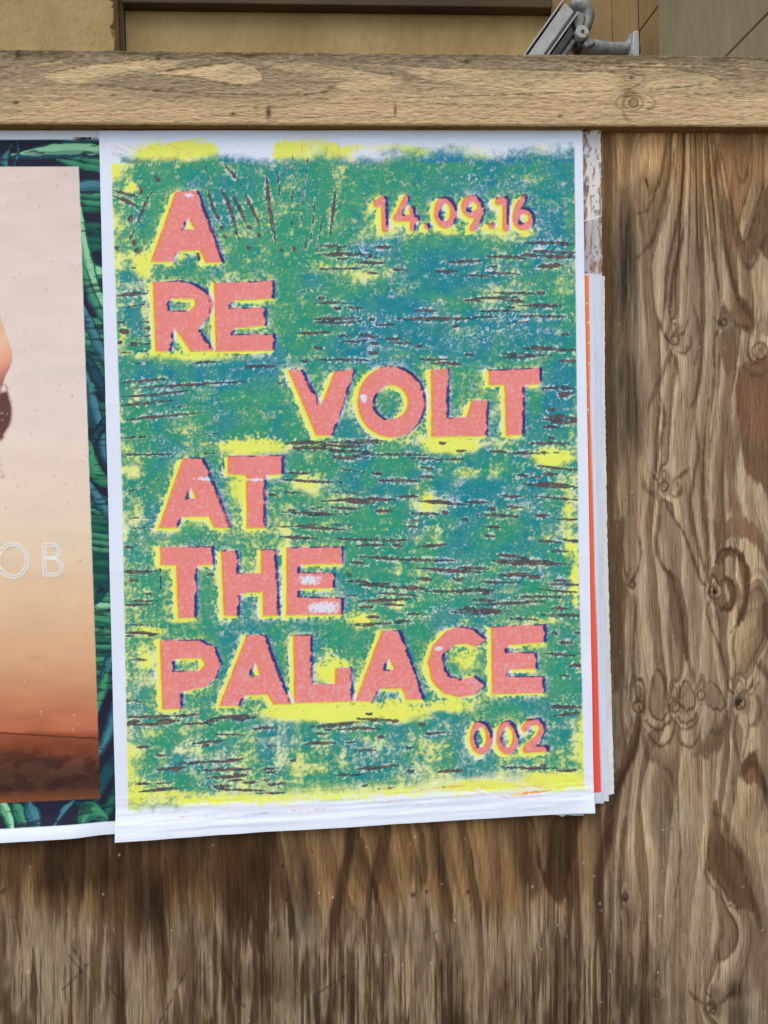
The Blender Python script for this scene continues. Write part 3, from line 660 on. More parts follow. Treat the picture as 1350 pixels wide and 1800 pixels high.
    for pts, so, v in [
        ([(1060,225),(1072,225),(1080,300),(1078,420),(1086,520),(1080,640),(1086,760),(1082,900),(1066,905),(1058,600)],6,.8),
        ([(1086,330),(1112,330),(1116,440),(1106,500),(1112,600),(1128,690),(1134,780),(1112,800),(1096,720),(1088,560)],18,.7),
        ([(1258,240),(1275,330),(1296,400),(1312,425),(1330,370),(1345,330),(1356,320),(1356,450),(1334,440),(1318,462),(1300,440),(1282,390),(1266,320),(1250,240)],3,.8),
        ([(1278,230),(1292,240),(1298,300),(1310,330),(1322,290),(1328,230),(1350,230),(1346,300),(1322,360),(1310,390),(1296,350),(1284,290)],4,.45),
        ([(1300,520),(1318,530),(1326,560),(1322,590),(1310,585),(1298,560),(1292,535)],5,.8),([(1268,300),(1280,360),(1292,440),(1300,520),(1290,530),(1278,450),(1268,380)],3,.75),
        ([(1300,640),(1356,640),(1356,860),(1335,852),(1310,822),(1296,742),(1292,682)],4,.85),([(1264,590),(1288,572),(1298,600),(1296,630),(1282,662),(1270,642)],4,.8),
        ([(1284,680),(1290,760),(1290,820),(1298,880),(1310,920),(1290,930),(1280,860),(1276,760)],3,.7),
        ([(1068,914),(1100,914),(1095,1000),(1102,1040),(1090,1130),(1096,1180),(1080,1222),(1070,1100)],6,.8),
        ([(1168,1000),(1190,1008),(1204,1058),(1210,1100),(1212,1162),(1198,1152),(1186,1130),(1178,1080)],3,.75),
        ([(1254,914),(1320,914),(1345,960),(1352,1010),(1330,962),(1300,946),(1275,950),(1262,978),(1256,950)],3,.75),
        ([(1258,992),(1268,972),(1287,962),(1308,976),(1319,1010),(1316,1062),(1302,1096),(1294,1090),(1303,1050),(1302,1010),(1294,986),(1280,980),(1268,990)],2,.9),
        ([(1268,1018),(1284,1014),(1296,1034),(1293,1060),(1280,1076),(1266,1072),(1278,1060),(1281,1040),(1276,1026)],2,.85),
        ([(1336,1060),(1356,1054),(1356,1122),(1338,1112)],5,.85),([(1318,1148),(1352,1178),(1352,1198),(1325,1166)],4,.7),
        ([(1150,1180),(1158,1176),(1166,1192),(1172,1226),(1172,1252),(1160,1266),(1146,1258),(1141,1232)],3,.5),([(1211,1200),(1220,1216),(1223,1236),(1214,1250),(1200,1246),(1194,1228),(1198,1208)],2.5,.5),
        ([(1246,1200),(1262,1212),(1275,1236),(1264,1248),(1248,1244),(1238,1230),(1240,1212)],2.5,.45),
        ([(1118,1258),(1131,1262),(1120,1320),(1102,1370),(1088,1420),(1070,1490),(1056,1460),(1073,1380),(1090,1340),(1106,1300)],4,.85),([(1074,1296),(1098,1284),(1114,1258),(1112,1280),(1094,1310),(1074,1322)],4,.6),
        ([(1214,1326),(1235,1300),(1262,1285),(1282,1262),(1286,1282),(1262,1320),(1236,1334)],5,.75),
        ([(1252,1408),(1262,1418),(1276,1470),(1302,1500),(1314,1540),(1332,1590),(1348,1650),(1322,1606),(1290,1592),(1246,1532),(1243,1500),(1250,1450)],4,.85),
        ([(1318,1318),(1332,1330),(1352,1390),(1354,1430),(1332,1382),(1308,1372),(1302,1348)],4,.85),([(1150,1290),(1176,1322),(1190,1345),(1170,1350),(1140,1330),(1132,1296)],6,.5),
        ([(1310,1620),(1350,1600),(1356,1760),(1330,1740),(1316,1690)],12,.6),([(1190,1560),(1210,1600),(1206,1700),(1186,1740),(1176,1660)],12,.45)]:
        R.poly(pts, so, v, True, 2.0, 8, 16)
    _PF.append((T, B, S, K, W, R))
    return _PF[0]
def paint_ply(x, y):
    h = ply_h(x, y)
    T, B, S, K, W, R = ply_fields()
    rn = lambda sx, sy, s, n=3: fbm(x, y, sx, sy, s, n)
    left = sst(1075, 1040, x)
    bumps = np.zeros_like(x)
    for cx, cy, rx, ry, a in [(1316,250,34,150,-1.7),(1310,470,30,80,.5),(1335,680,26,60,-1.0),(1330,870,60,110,1.5),(1300,1010,26,60,1.3),(1208,660,16,60,-.5),(1150,930,20,60,.5),(1200,960,24,50,-.4),
                              (1335,1080,30,80,-1.2),(1275,1120,16,60,.5),(1240,470,20,150,-.25),(1120,340,26,90,.8),(1100,560,30,80,-.5),(1085,720,30,120,.5),
                              (1157,1235,22,46,-.8),(1209,1228,18,36,.8),(1252,1230,18,36,-.8),(1150,1400,34,90,.8),(1230,1440,30,120,-.9),(1290,1480,40,110,1.4),(1180,1600,24,120,.8),(1110,1640,22,100,-.6),
                              (1300,1640,40,60,-1.0),(1250,1720,30,60,.9),(1345,1550,40,160,.9),
                              (930,1480,60,200,-.3),(735,1480,80,220,.3),(590,1560,80,260,.3),
                              (300,1560,60,200,.8),(160,1500,50,160,-.9),(40,1540,50,200,.9),(390,1560,40,200,1.0)]:
        bumps += a * np.exp(-((x - cx) / rx) ** 2 - ((y - cy) / ry) ** 2)
    # rings swept aside by knots
    for kx, ky, r, dk in KNOTS:
        dx, dy = x - kx, y - ky
        rr_ = np.hypot(dx / 1.0, dy / 1.5)
        bumps += 1.5 * np.exp(-(rr_ / (r * 1.9)) ** 2) + 0.7 * np.exp(-((dx) / (r * 1.0)) ** 2 - ((dy + r * 3.4) / (r * 2.2)) ** 2)
    hh = h * (0.84 + 0.05 * left) + 0.78 * bumps + 0.30 * (rn(60, 260, 202) - .5) + 0.06 * (rn(8, 120, 203) - .5)
    f = hh - np.floor(hh)
    idx = np.floor(hh).astype(int)
    amp = 0.50 + 0.50 * np.random.RandomState(9).rand(400)[(idx + 100) % 400]
    wdt = 0.18 + 0.38 * np.random.RandomState(19).rand(400)[(idx + 100) % 400]
    edge = np.clip(f + 0.07 * (rn(3.2, 90, 204, 2) - .5), 0, 1)
    band = sst(1 - wdt - 0.34, 1 - wdt + 0.06, edge) * sst(1.0, 0.955, edge) * amp       # late wood: soft start, sharp end
    h3 = hh * 2.3 + 0.5 * (rn(40, 200, 230) - .5)
    f2 = h3 - np.floor(h3)
    fineb = sst(0.5, 0.9, f2) * sst(1, 0.94, f2)
    silver = alb(178, 158, 138); tan = alb(188, 150, 104); brown = alb(100, 72, 45); deep = alb(66, 47, 32); red = alb(118, 76, 44)
    warm = np.clip(sst(420, 250, y) * 0.95 + 0.9 * sst(1060, 1010, x) * sst(1640, 1560, y) + 0.8 * (rn(60, 120, 205) - .42), 0, 1)
    col = mix(np.broadcast_to(silver, x.shape + (3,)), tan, warm)
    redd = sst(0.50, 0.68, rn(46, 110, 206)) * sst(1180, 1300, x)
    bc = brown[None] * (1 - redd[..., None]) + red * redd[..., None]
    tops = sst(560, 400, y) * sst(1180, 1196, x) * sst(1268, 1252, x)
    m = np.clip((0.62 + 0.18 * left) * band + (0.26 + 0.5 * tops) * fineb * np.maximum(sst(0.4, 0.6, rn(50, 160, 231)), tops), 0, 1)
    rb = np.where((x > 1042) & (x < 1398) & (y > 222) & (y < 1866), R.read(x + 7 * (rn(3.6, 80, 244, 2) - .5), y + 16 * (rn(3.6, 60, 245, 2) - .5)), 0)
    m = np.maximum(m, 0.92 * rb)
    col = col * (1 - m[..., None]) + bc * m[..., None]
    cream = sst(0.0, 0.03, f) * sst(0.13, 0.04, f) * amp
    col = mix(col, alb(196, 178, 150), 0.30 * cream * (1 - rb))
    # traced figure: strokes of late wood round the knots
    t = np.where((x > 1051) & (x < 1398) & (y > 221) & (y < 1818), T.read(x + 5 * (rn(4, 70, 232, 2) - .5), y + 9 * (rn(3.5, 40, 233, 2) - .5)), 0)
    col = mix(col, deep * 0.35 + brown * 0.65, 0.82 * t * (0.75 + 0.5 * rn(4, 40, 207, 2)).clip(0, 1))
    # knots
    for kx, ky, r, dk in KNOTS:
        dx, dy = x - kx, y - ky
        near = (np.abs(dx) < 6 * r) & (np.abs(dy) < 6 * r)
        if not near.any():
            continue
        dd = np.hypot(dx[near], dy[near] * 0.94) + 2.2 * (vnoise(x[near], y[near], 5, 5, 208) - .5)
        c = col[near]
        c = mix(c, alb(168, 138, 108), sst(r, r - 2, dd) * 0.85)
        c = mix(c, alb(60, 42, 32), sst(r - 2, r, dd) * sst(r + 4.5, r, dd) * 0.62)
        c = mix(c, alb(40, 30, 26), sst(0.25, 0.7, vnoise(x[near], y[near], 4, 6, 209)) * sst(r, r - 2, dd) * dk)
        # the eye above it
        e = np.abs(np.hypot(dx[near] / 1.0, (dy[near] + 2.9 * r) / 2.1) - 0.62 * r)
        if r < 12 and ky < 1500:
            c = mix(c, alb(92, 66, 48), sst(2.6, 0.2, e) * 0.5)
            e2 = np.abs(np.hypot(dx[near], (dy[near] + 2.9 * r) / 2.3) - 1.15 * r)
            c = mix(c, alb(104, 76, 56), sst(1.8, 0.4, e2) * sst(1.5 * r, 0, dy[near] + 2.0 * r) * 0.4)
        col[near] = c
    # grey weathering and mildew stains (own shapes)
    gm = np.zeros_like(x)
    for cx, cy, rx, ry, v in [(1100,400,13,60,.9),(1098,470,22,110,1.0),(1102,560,16,70,.6),(1104,700,30,90,.95),(1120,650,20,60,.5),(1090,760,20,60,.5),(1170,1430,20,90,.55),(1180,1360,20,40,.4),(1345,1200,16,110,.5),
                              (1345,1450,14,120,.6),(460,1620,36,200,1.0),(420,1540,36,110,1.0),(520,1600,20,120,.9),(530,1560,14,70,.6),(590,1770,40,50,1.0),(830,1790,50,46,1.0),(925,1760,26,60,.9),(1000,1790,60,50,.8),
                              (1130,1760,60,36,.7),(1290,1740,34,20,.8),(1300,1790,60,30,.6),(300,1560,60,120,.45),(0,1790,10,60,1.0),(260,1600,60,100,.5),(85,1560,20,14,.7),(728,1640,5,70,.8),(1340,1800,40,50,.6),(380,1760,30,60,.6)]:
        gm = np.maximum(gm, v * np.exp(-((x - cx) / rx) ** 2 - ((y - cy) / ry) ** 2))
    gm = np.clip(gm * (0.25 + 1.1 * sst(0.28, 0.66, 0.5 * rn(3.6, 70, 210) + 0.5 * rn(12, 160, 242))), 0, 1)
    col = mix(col, alb(54, 48, 44), gm * 0.70)
    # broad late-wood tongues below the posters
    bb = np.where((y > 1432) & (x > -8) & (x < 1128), B.read(x + 6 * (rn(4, 90, 234, 2) - .5), y + 10 * (rn(4, 50, 235, 2) - .5)), 0)
    col = mix(col, alb(78, 54, 33), 0.85 * bb)
    # brown wash of paste and rain below and beside the posters, ending in runs
    run = 1600 + 90 * (rn(9, 4000, 211, 4) - .5) + 190 * (rn(90, 4000, 212, 3) - .5) - 40 * sst(500, 900, x) + 60 * np.exp(-((x - 240) / 50) ** 2)
    wash = sst(60, -40, y - run + 40 * (rn(4, 60, 213, 2) - .5)) * sst(1110, 1020, x)
    wc = mix(np.broadcast_to(alb(104, 75, 46), x.shape + (3,)), alb(70, 50, 33), sst(0.4, 0.65, rn(70, 160, 214)))
    wk = wash * (0.50 + 0.34 * sst(560, 300, x))
    col = col * (1 - wk[..., None]) + wc * wk[..., None]
    strip = sst(1085, 1062, x + 8 * (rn(10, 60, 215, 2) - .5)) * sst(1480, 1380, y)
    col = mix(col, alb(112, 78, 46), strip * 0.35)
    # fibres worn pale and streaked dark at the foot
    foot = sst(-40, 150, y - run + 70 * (rn(6, 120, 241, 3) - .5)) * sst(1240, 1100, x)
    s1 = 0.6 * rn(3.6, 120, 216, 3) + 0.4 * rn(26, 150, 226, 2); s2 = 0.6 * rn(3.6, 120, 217, 2) + 0.4 * rn(36, 170, 227, 2)
    deep_ = sst(-60, 150, y - run)
    inx = sst(1240, 1100, x)
    col = mix(col, alb(116, 92, 68), foot * 0.40)
    col = mix(col, alb(176, 157, 134), inx * sst(-0.01, 0.08, s1 - (0.74 - 0.27 * deep_)) * 0.62 * sst(0, .2, deep_))
    col = mix(col, alb(70, 49, 33), inx * sst(-0.01, 0.09, s2 - (0.69 - 0.15 * deep_)) * 0.64 * sst(0, .2, deep_))
    col = mix(col, alb(84, 58, 38), foot * sst(0.5, 0.66, rn(34, 120, 218)) * 0.5)
    # scratches
    col = mix(col, alb(62, 46, 36), np.where((y > 1442) & (x > -8) & (x < 1358), S.read(x, y), 0) * .8)
    # long checks along the fibre, pores
    fib = rn(1.8, 46, 219, 2)
    col = col * (0.83 + 0.20 * fib + 0.12 * sst(0.36, 0.6, rn(2.4, 120, 243, 2)))[..., None]
    col = col * (0.80 + 0.36 * rn(26, 200, 220))[..., None]
    col = 0.30 * (np.clip(col, 0.004, 1) / 0.30) ** 1.34
    lum_ = col @ np.array([0.3, 0.55, 0.15])
    col = col * 0.80 + (lum_[..., None] * np.array([1.06, 0.99, 0.84])) * 0.20     # silvered by weather
    tone_ = 0.93 - 0.12 * sst(1440, 1560, y) - 0.10 * sst(1700, 1800, y + 60 * (rn(40, 60, 246) - .5)) - 0.24 * sst(1165, 1085, x + 40 * (rn(40, 160, 240) - .5)) * sst(1500, 1380, y) * sst(330, 460, y) + 0.10 * sst(420, 260, y)
    col = col * tone_[..., None] * np.array([0.965, 1.0, 0.955])                 # old dirt, heaviest beside the pasted paper
    # flecks
    ok = (x > -8) & (x < 1398) & (y > 227) & (y < 1818)
    col = mix(col, alb(44, 32, 26), np.where(ok, K.read(x, y), 0).clip(0, 1) * .85)
    col = mix(col, alb(226, 220, 208), np.where(ok, W.read(x, y), 0).clip(0, 1) * .85)
    return np.clip(col, 0.004, 0.85)

def paint_rail(x, y):
    """sawn softwood rail: x, y survey coordinates of its front"""
    rn = lambda sx, sy, s, n=3: fbm(x, y, sx, sy, s, n)
    top = 88 + 0.0067 * x; bot = 215.5 + 0.004 * x
    v = (y - top) / (bot - top)
    grey = alb(156, 138, 113); tan = alb(207, 177, 139); pale = alb(218, 189, 146)
    col = mix(np.broadcast_to(grey, x.shape + (3,)), tan, sst(0.36, 0.92, v + 0.5 * (rn(160, 30, 301) - .5) + 0.18 * sst(500, 1000, x)))
    P = Field(-60, 70, 1420, 240, 1.0); Ln = Field(-60, 70, 1420, 240, 1.0); Hi = Field(-60, 70, 1420, 240, 1.0)
    loops = [
     [(76,138),(84,130),(110,123),(160,114),(225,107),(300,104),(350,104),(300,118),(200,130),(160,140),(140,148),(105,147)],
     [(278,127),(340,118),(400,111),(430,111),(452,121),(462,137),(450,147),(420,150),(380,144),(340,136),(278,131)],
     [(590,152),(620,140),(680,135),(705,140),(690,152),(640,158),(600,157)],
     [(470,110),(540,110),(600,118),(680,136),(600,140),(540,130),(490,122)],
     [(690,114),(760,119),(880,121),(1000,124),(1090,127),(1125,133),(1130,140),(1118,150),(1080,160),(960,164),(820,150),(740,136)],
     [(1130,118),(1180,121),(1240,131),(1266,141),(1250,147),(1190,154),(1140,158),(1136,140)]]
    for k, l in enumerate(loops):
        P.poly(l, [9, 3, 5, 8, 4, 4][k], [.9, 1, .9, .5, .7, .6][k], True, 1.6)
    lines = [[(76,138),(84,130),(110,123),(160,114),(225,107),(300,103),(390,99),(470,97),(560,97),(680,101),(800,104),(950,107),(1100,112),(1200,113),(1360,121)],
             [(76,139),(105,147),(150,149),(200,152),(260,158),(380,165),(500,167),(565,163),(590,155)],
             [(278,127),(340,118),(400,111),(430,111),(452,121),(462,137),(450,147),(420,150),(380,144),(340,136),(278,131)],
             [(466,110),(540,108),(600,116),(640,124),(690,134)],
             [(600,110),(690,113),(760,119),(880,121),(1000,124),(1090,127),(1125,133),(1130,142),(1118,152),(1080,160),(960,164),(860,168),(690,173)],
             [(1000,113),(1130,118),(1180,121),(1240,131),(1266,141),(1250,147),(1190,154),(1140,158)],
             [(0,162),(120,166),(300,170),(480,172),(700,176)],[(0,119),(20,118),(60,113),(110,105),(170,98),(220,97)],[(1140,160),(1240,166),(1350,158)],[(1200,116),(1350,126)],[(700,180),(860,184),(1080,178)]]
    for k, l in enumerate(lines):
        Ln.stroke(l, 2.1 if k not in (6, 8, 10) else 1.2, 1.1, .85 if k < 6 else .6, 0.06, True, 2.0, 50 + k)
        if k in (0, 3, 4, 5, 7):
            Hi.stroke([(a, b + 2.0) for a, b in l], 2.6, 1.2, 1.0, 0.06, True, 2.4, 70 + k)
    col = mix(col, pale, P.read(x, y) * 0.92)
    col = mix(col, alb(222, 198, 150), Hi.read(x, y) * (0.35 + 0.5 * rn(9, 4, 303, 2)))
    col = mix(col, alb(78, 60, 40), Ln.read(x, y) * (0.55 + 0.8 * rn(34, 6, 304, 3)).clip(0, .95))
    # weathered, mossy upper arris
    up = sst(0.17, 0.02, v + 0.12 * (rn(40, 12, 305) - .5)) 
    col = mix(col, alb(96, 84, 58), up * 0.75)
    moss = sst(0.16, 0.02, v) * sst(0.46, 0.66, rn(50, 14, 306)) * sst(760, 200, x)
    col = mix(col, alb(70, 76, 44), moss * 0.8)
    grey2 = sst(0.5, 0.1, v) * sst(0.42, 0.62, rn(90, 24, 307))
    col = mix(col, alb(138, 124, 102), grey2 * 0.6)
    # fuzzy sawn fibres, short dark nicks
    nick = sst(0.60, 0.72, rn(11, 3.0, 308, 2)) * (0.35 + 0.65 * sst(0.8, 0.2, v))
    col = mix(col, alb(104, 84, 58), nick * 0.40 * (1 - 0.6 * P.read(x, y)))
    lit = sst(0.62, 0.74, rn(9, 2.6, 309, 2))
    col = mix(col, alb(216, 192, 152), lit * 0.22)
    # band-saw lines
    saw = 0.5 + 0.5 * np.sin((y * 1.0 + 0.02 * x) * 2 * np.pi / 6.4 + 2 * rn(50, 20, 310, 2))
    col = col * (1 - 0.09 * saw * sst(0.5, 0.8, v))[..., None]
    for kk in range(1, 5):                        # growth rings running with the figure
        ring = np.abs(((y - top) * 1.0 - 9 * np.sin(x / 190.0 + 1.2) - 5 * (rn(120, 40, 312, 2) - .5) * kk) - (18 * kk + 44))
        col = mix(col, alb(128, 102, 70), sst(1.5, .3, ring) * .45 * sst(.3, .6, rn(70, 20, 313, 2)))
    # knot and marks
    kx, ky = 1113, 181
    d = np.hypot(x - kx, y - ky) + 2 * (rn(6, 6, 311, 2) - .5)
    col = mix(col, alb(166, 128, 86), sst(9, 7, d) * .8)
    col = mix(col, alb(70, 50, 34), sst(1.6, .4, np.abs(d - 8.2)) * .9)
    sw = np.abs(np.hypot((x - kx + 3) / 1.0, (y - ky - 6) / 1.6) - 16) 
    col = mix(col, alb(118, 90, 58), np.maximum(sst(4, 0.5, sw) * sst(1120, 1100, x), np.maximum(sst(3, .5, np.abs(np.hypot((x - kx) / 1.3, (y - ky)) - 13)), sst(2.5, .5, np.abs(np.hypot((x - kx - 4) / 2.0, (y - ky)) - 17)) * .8)) * .55 + sst(30, 8, np.hypot((x - 1105) * 1.0, (y - 155) * .9)) * .35)
    Kk = Field(-60, 70, 1420, 240, 1.0)
    for cx, cy, rx, ry in [(28,180,5,3),(410,200,6,2.4),(984,205,3,2.4),(278,104,5,3),(449,189,4,1.6),(472,198,5,12),(695,188,2,4),(695,196,2,7),(925,149,12,4),(1110,136,4,3),(582,154,12,4),(32,96,6,8),(440,98,16,5),(745,106,7,4),(820,108,4,3),(1258,104,12,8)]:
        Kk.blob(cx, cy, rx, ry, 1.2 if rx < 7 else .55)
    col = mix(col, alb(58, 42, 28), Kk.read(x, y).clip(0, 1) * .85)
    return np.clip(col, 0.004, 0.8)
# ==== PAINT END

# ------------------------------------------------------------------ helpers
def tag(o, label=None, cat=None, group=None, kind=None):
    for k, v in (('label', label), ('category', cat), ('group', group), ('kind', kind)):
        if v:
            o[k] = v
    return o
def link(name, me, mat=None, parent=None):
    o = bpy.data.objects.new(name, me)
    COL.objects.link(o)
    if mat is not None and me is not None:
        me.materials.append(mat)
    if parent is not None:
        o.parent = parent
        o.matrix_parent_inverse = parent.matrix_world.inverted()
    return o
def empty(name, loc):
    o = bpy.data.objects.new(name, None)
    COL.objects.link(o)
    o.empty_display_size = 0.05
    o.location = loc
    o.matrix_world = Matrix.Translation(Vector(loc))
    return o
def raw_mesh(name, co, quads, col=None, smooth=True):
    """mesh from arrays: co (n,3), quads (m,4), colours (n,3)"""
    me = bpy.data.meshes.new(name)
    n, m = len(co), len(quads)
    me.vertices.add(n)
    me.vertices.foreach_set('co', np.ascontiguousarray(co, np.float32).ravel())
    me.loops.add(m * 4)
    me.loops.foreach_set('vertex_index', np.ascontiguousarray(quads, np.int32).ravel())
    me.polygons.add(m)
    me.polygons.foreach_set('loop_start', np.arange(0, 4 * m, 4, dtype=np.int32))
    me.polygons.foreach_set('use_smooth', np.full(m, smooth))
    if col is not None:
        at_ = me.color_attributes.new('tint', 'FLOAT_COLOR', 'POINT')
        at_.data.foreach_set('color', np.concatenate([col, np.ones((n, 1))], 1).astype(np.float32).ravel())
    me.update(calc_edges=True)
    me.validate()
    return me
def grid_quads(nr, nc):
    i = np.arange(nr * nc).reshape(nr, nc)
    return np.stack([i[1:, :-1], i[1:, 1:], i[:-1, 1:], i[:-1, :-1]], -1).reshape(-1, 4)
def bm_obj(name, bm, mat, parent=None, smooth=False):
    me = bpy.data.meshes.new(name)
    bmesh.ops.recalc_face_normals(bm, faces=bm.faces)
    bm.to_mesh(me)
    bm.free()
    if smooth:
        for p in me.polygons:
            p.use_smooth = True
    return link(name, me, mat, parent)
def box_bm(x0, x1, y0, y1, z0, z1, bev=0.0, seg=2):
    bm = bmesh.new()
    bmesh.ops.create_cube(bm, size=1)
    for v in bm.verts:
        v.co = Vector((x0 + (v.co.x + .5) * (x1 - x0), y0 + (v.co.y + .5) * (y1 - y0), z0 + (v.co.z + .5) * (z1 - z0)))
    if bev:
        bmesh.ops.bevel(bm, geom=bm.edges[:] + bm.verts[:], offset=bev, segments=seg, affect='EDGES', profile=0.5)
    return bm
def prism_bm(pts, ext, bev=0.0):
    """closed outline (3-D points) pushed along ext"""
    bm = bmesh.new()
    a = [bm.verts.new(Vector(p)) for p in pts]
    b = [bm.verts.new(Vector(p) + Vector(ext)) for p in pts]
    bm.faces.new(a)
    bm.faces.new(b[::-1])
    for k in range(len(a)):
        j = (k + 1) % len(a)
        bm.faces.new((a[k], b[k], b[j], a[j]))
    bmesh.ops.recalc_face_normals(bm, faces=bm.faces)
    if bev:
        bmesh.ops.bevel(bm, geom=bm.edges[:], offset=bev, segments=2, affect='EDGES', profile=0.5)
    return bm
def tube_bm(path, radii, n=16, bm=None, squash=1.0):
    bm = bm or bmesh.new()
    path = [Vector(p) for p in path]
    rings = []
    for k, p in enumerate(path):
        t = (path[min(k + 1, len(path) - 1)] - path[max(k - 1, 0)]).normalized()
        u = t.cross(Vector((0, 1, 0.01))).normalized()
        v = t.cross(u).normalized()
        rings.append([bm.verts.new(p + radii[k] * (math.cos(a) * u + squash * math.sin(a) * v)) for a in [2 * math.pi * i / n for i in range(n)]])
    for r, s in zip(rings, rings[1:]):
        for i in range(n):
            bm.faces.new((r[i], r[(i + 1) % n], s[(i + 1) % n], s[i]))
    bm.faces.new(rings[0][::-1])
    bm.faces.new(rings[-1])
    return bm

# ------------------------------------------------------------------ materials
def new_mat(name, rough=0.7, spec=0.3):
    m = bpy.data.materials.new(name)
    m.use_nodes = True
    b = m.node_tree.nodes['Principled BSDF']
    b.inputs['Roughness'].default_value = rough
    b.inputs['Specular IOR Level'].default_value = spec
    return m, m.node_tree, b
def nd(nt, typ, **kw):
    n = nt.nodes.new(typ)
    for k, v in kw.items():
        if k in n.inputs:
            n.inputs[k].default_value = v
        else:
            setattr(n, k, v)
    return n
def mapped(nt, scale, coord='Object'):
    tc = nd(nt, 'ShaderNodeTexCoord')
    mp = nd(nt, 'ShaderNodeMapping')
    mp.inputs['Scale'].default_value = scale
    nt.links.new(tc.outputs[coord], mp.inputs[0])
    return mp
def noise(nt, vec, scale, detail=3, rough=0.55):
    n = nd(nt, 'ShaderNodeTexNoise')
    n.inputs['Scale'].default_value = scale
    n.inputs['Detail'].default_value = detail
    n.inputs['Roughness'].default_value = rough
    nt.links.new(vec.outputs[0], n.inputs['Vector'])
    return n
def scaled(nt, val, lo, hi):
    r = nd(nt, 'ShaderNodeMapRange')
    r.inputs['To Min'].default_value = lo
    r.inputs['To Max'].default_value = hi
    nt.links.new(val, r.inputs['Value'])
    return r.outputs[0]
def mul_col(nt, col, fac):
    m = nd(nt, 'ShaderNodeMix', data_type='RGBA', blend_type='MULTIPLY')
    m.inputs[0].default_value = 1.0
    nt.links.new(col, m.inputs[6])
    nt.links.new(fac, m.inputs[7])
    return m.outputs[2]
def bump(nt, b, h, dist, strength=1.0):
    n = nd(nt, 'ShaderNodeBump')
    n.inputs['Distance'].default_value = dist
    n.inputs['Strength'].default_value = strength
    nt.links.new(h, n.inputs['Height'])
    nt.links.new(n.outputs[0], b.inputs['Normal'])
    return n
def tint_mat(name, stretch, nscale, lo, hi, rough, spec, bdist):
    """colour from the mesh's own tint, with fine grain and relief from noise"""
    m, nt, b = new_mat(name, rough, spec)
    a = nd(nt, 'ShaderNodeAttribute', attribute_name='tint')
    mp = mapped(nt, stretch)
    n = noise(nt, mp, nscale, 5, 0.65)
    f = scaled(nt, n.outputs['Fac'], lo, hi)
    f.node.inputs['From Min'].default_value = 0.30
    f.node.inputs['From Max'].default_value = 0.70
    c = mul_col(nt, a.outputs['Color'], f)
    nt.links.new(c, b.inputs['Base Color'])
    bump(nt, b, n.outputs['Fac'], bdist)
    return m
M_PRINT = tint_mat('printed_paper', (1, 1, 1), 900, 0.94, 1.06, 0.65, 0.12, 0.00004)
M_PLY = tint_mat('weathered_plywood', (20, 1, 1), 40, 0.62, 1.36, 0.8, 0.12, 0.0008)
def add_checks(m, stretch, scale, lo, hi, keep):
    """thin dark drying checks and pores along the fibre"""
    nt = m.node_tree
    b = nt.nodes['Principled BSDF']
    src = b.inputs['Base Color'].links[0].from_socket
    n = noise(nt, mapped(nt, stretch), scale, 2, 0.5)
    f = scaled(nt, n.outputs['Fac'], 1.0, keep)
    f.node.inputs['From Min'].default_value = lo
    f.node.inputs['From Max'].default_value = hi
    nt.links.new(mul_col(nt, src, f), b.inputs['Base Color'])
add_checks(M_PLY, (44, 1, 1), 16, 0.60, 0.66, 0.55)
add_checks(M_PLY, (9, 1, 1), 70, 0.66, 0.72, 0.55)
M_RAIL = tint_mat('sawn_softwood', (1, 1, 5), 120, 0.82, 1.16, 0.85, 0.12, 0.0020)
add_checks(M_RAIL, (1, 1, 9), 60, 0.60, 0.68, 0.62)
M_TORN = tint_mat('torn_paper', (1, 1, 1), 600, 0.93, 1.07, 0.8, 0.2, 0.0002)
def plain_mat(name, c1, c2, scale, stretch=(1, 1, 1), rough=0.8, spec=0.2, bdist=0.001, metal=0.0, detail=5):
    m, nt, b = new_mat(name, rough, spec)
    b.inputs['Metallic'].default_value = metal
    mp = mapped(nt, stretch)
    n = noise(nt, mp, scale, detail, 0.6)
    r = nd(nt, 'ShaderNodeValToRGB')
    r.color_ramp.elements[0].position = 0.32
    r.color_ramp.elements[1].position = 0.68
    r.color_ramp.elements[0].color = (*c1, 1)
    r.color_ramp.elements[1].color = (*c2, 1)
    nt.links.new(n.outputs['Fac'], r.inputs[0])
    n2 = noise(nt, mp, scale * 9, 3, 0.6)
    c = mul_col(nt, r.outputs[0], scaled(nt, n2.outputs['Fac'], 0.86, 1.14))
    nt.links.new(c, b.inputs['Base Color'])
    bump(nt, b, n2.outputs['Fac'], bdist)
    return m
M_STONE = plain_mat('ochre_limestone', (0.33, 0.222, 0.086), (0.44, 0.305, 0.128), 3.0, (1, 1, 0.5), 0.9, 0.15, 0.008)
M_STONE2 = plain_mat('brown_limestone', (0.25, 0.162, 0.066), (0.345, 0.232, 0.102), 3.2, (1, 1, 0.4), 0.9, 0.15, 0.003)
M_GREYST = plain_mat('grey_rendered_stone', (0.26, 0.207, 0.115), (0.37, 0.30, 0.172), 3.5, (1, 1, 0.35), 0.9, 0.15, 0.003)
M_SHADE = plain_mat('brown_with_shade', (0.055, 0.036, 0.016), (0.085, 0.058, 0.026), 5.0, (0.4, 1, 1), 0.7, 0.2, 0.001)  # dark brown holding the shadow band and the ledge's shaded underside
M_REVEAL = plain_mat('shaded_reveal_stone', (0.13, 0.082, 0.042), (0.17, 0.11, 0.06), 4.0, (1, 1, 0.5), 0.9, 0.15, 0.002)  # brown stone with the reveal's shade put into the colour
M_CCTV = plain_mat('light_grey_paint', (0.36, 0.375, 0.34), (0.46, 0.475, 0.43), 30, (1, 1, 1), 0.5, 0.4, 0.0003)
M_CCTVM = plain_mat('scuffed_grey_casting', (0.15, 0.155, 0.14), (0.30, 0.30, 0.28), 60, (1, 1, 1), 0.55, 0.4, 0.0006)
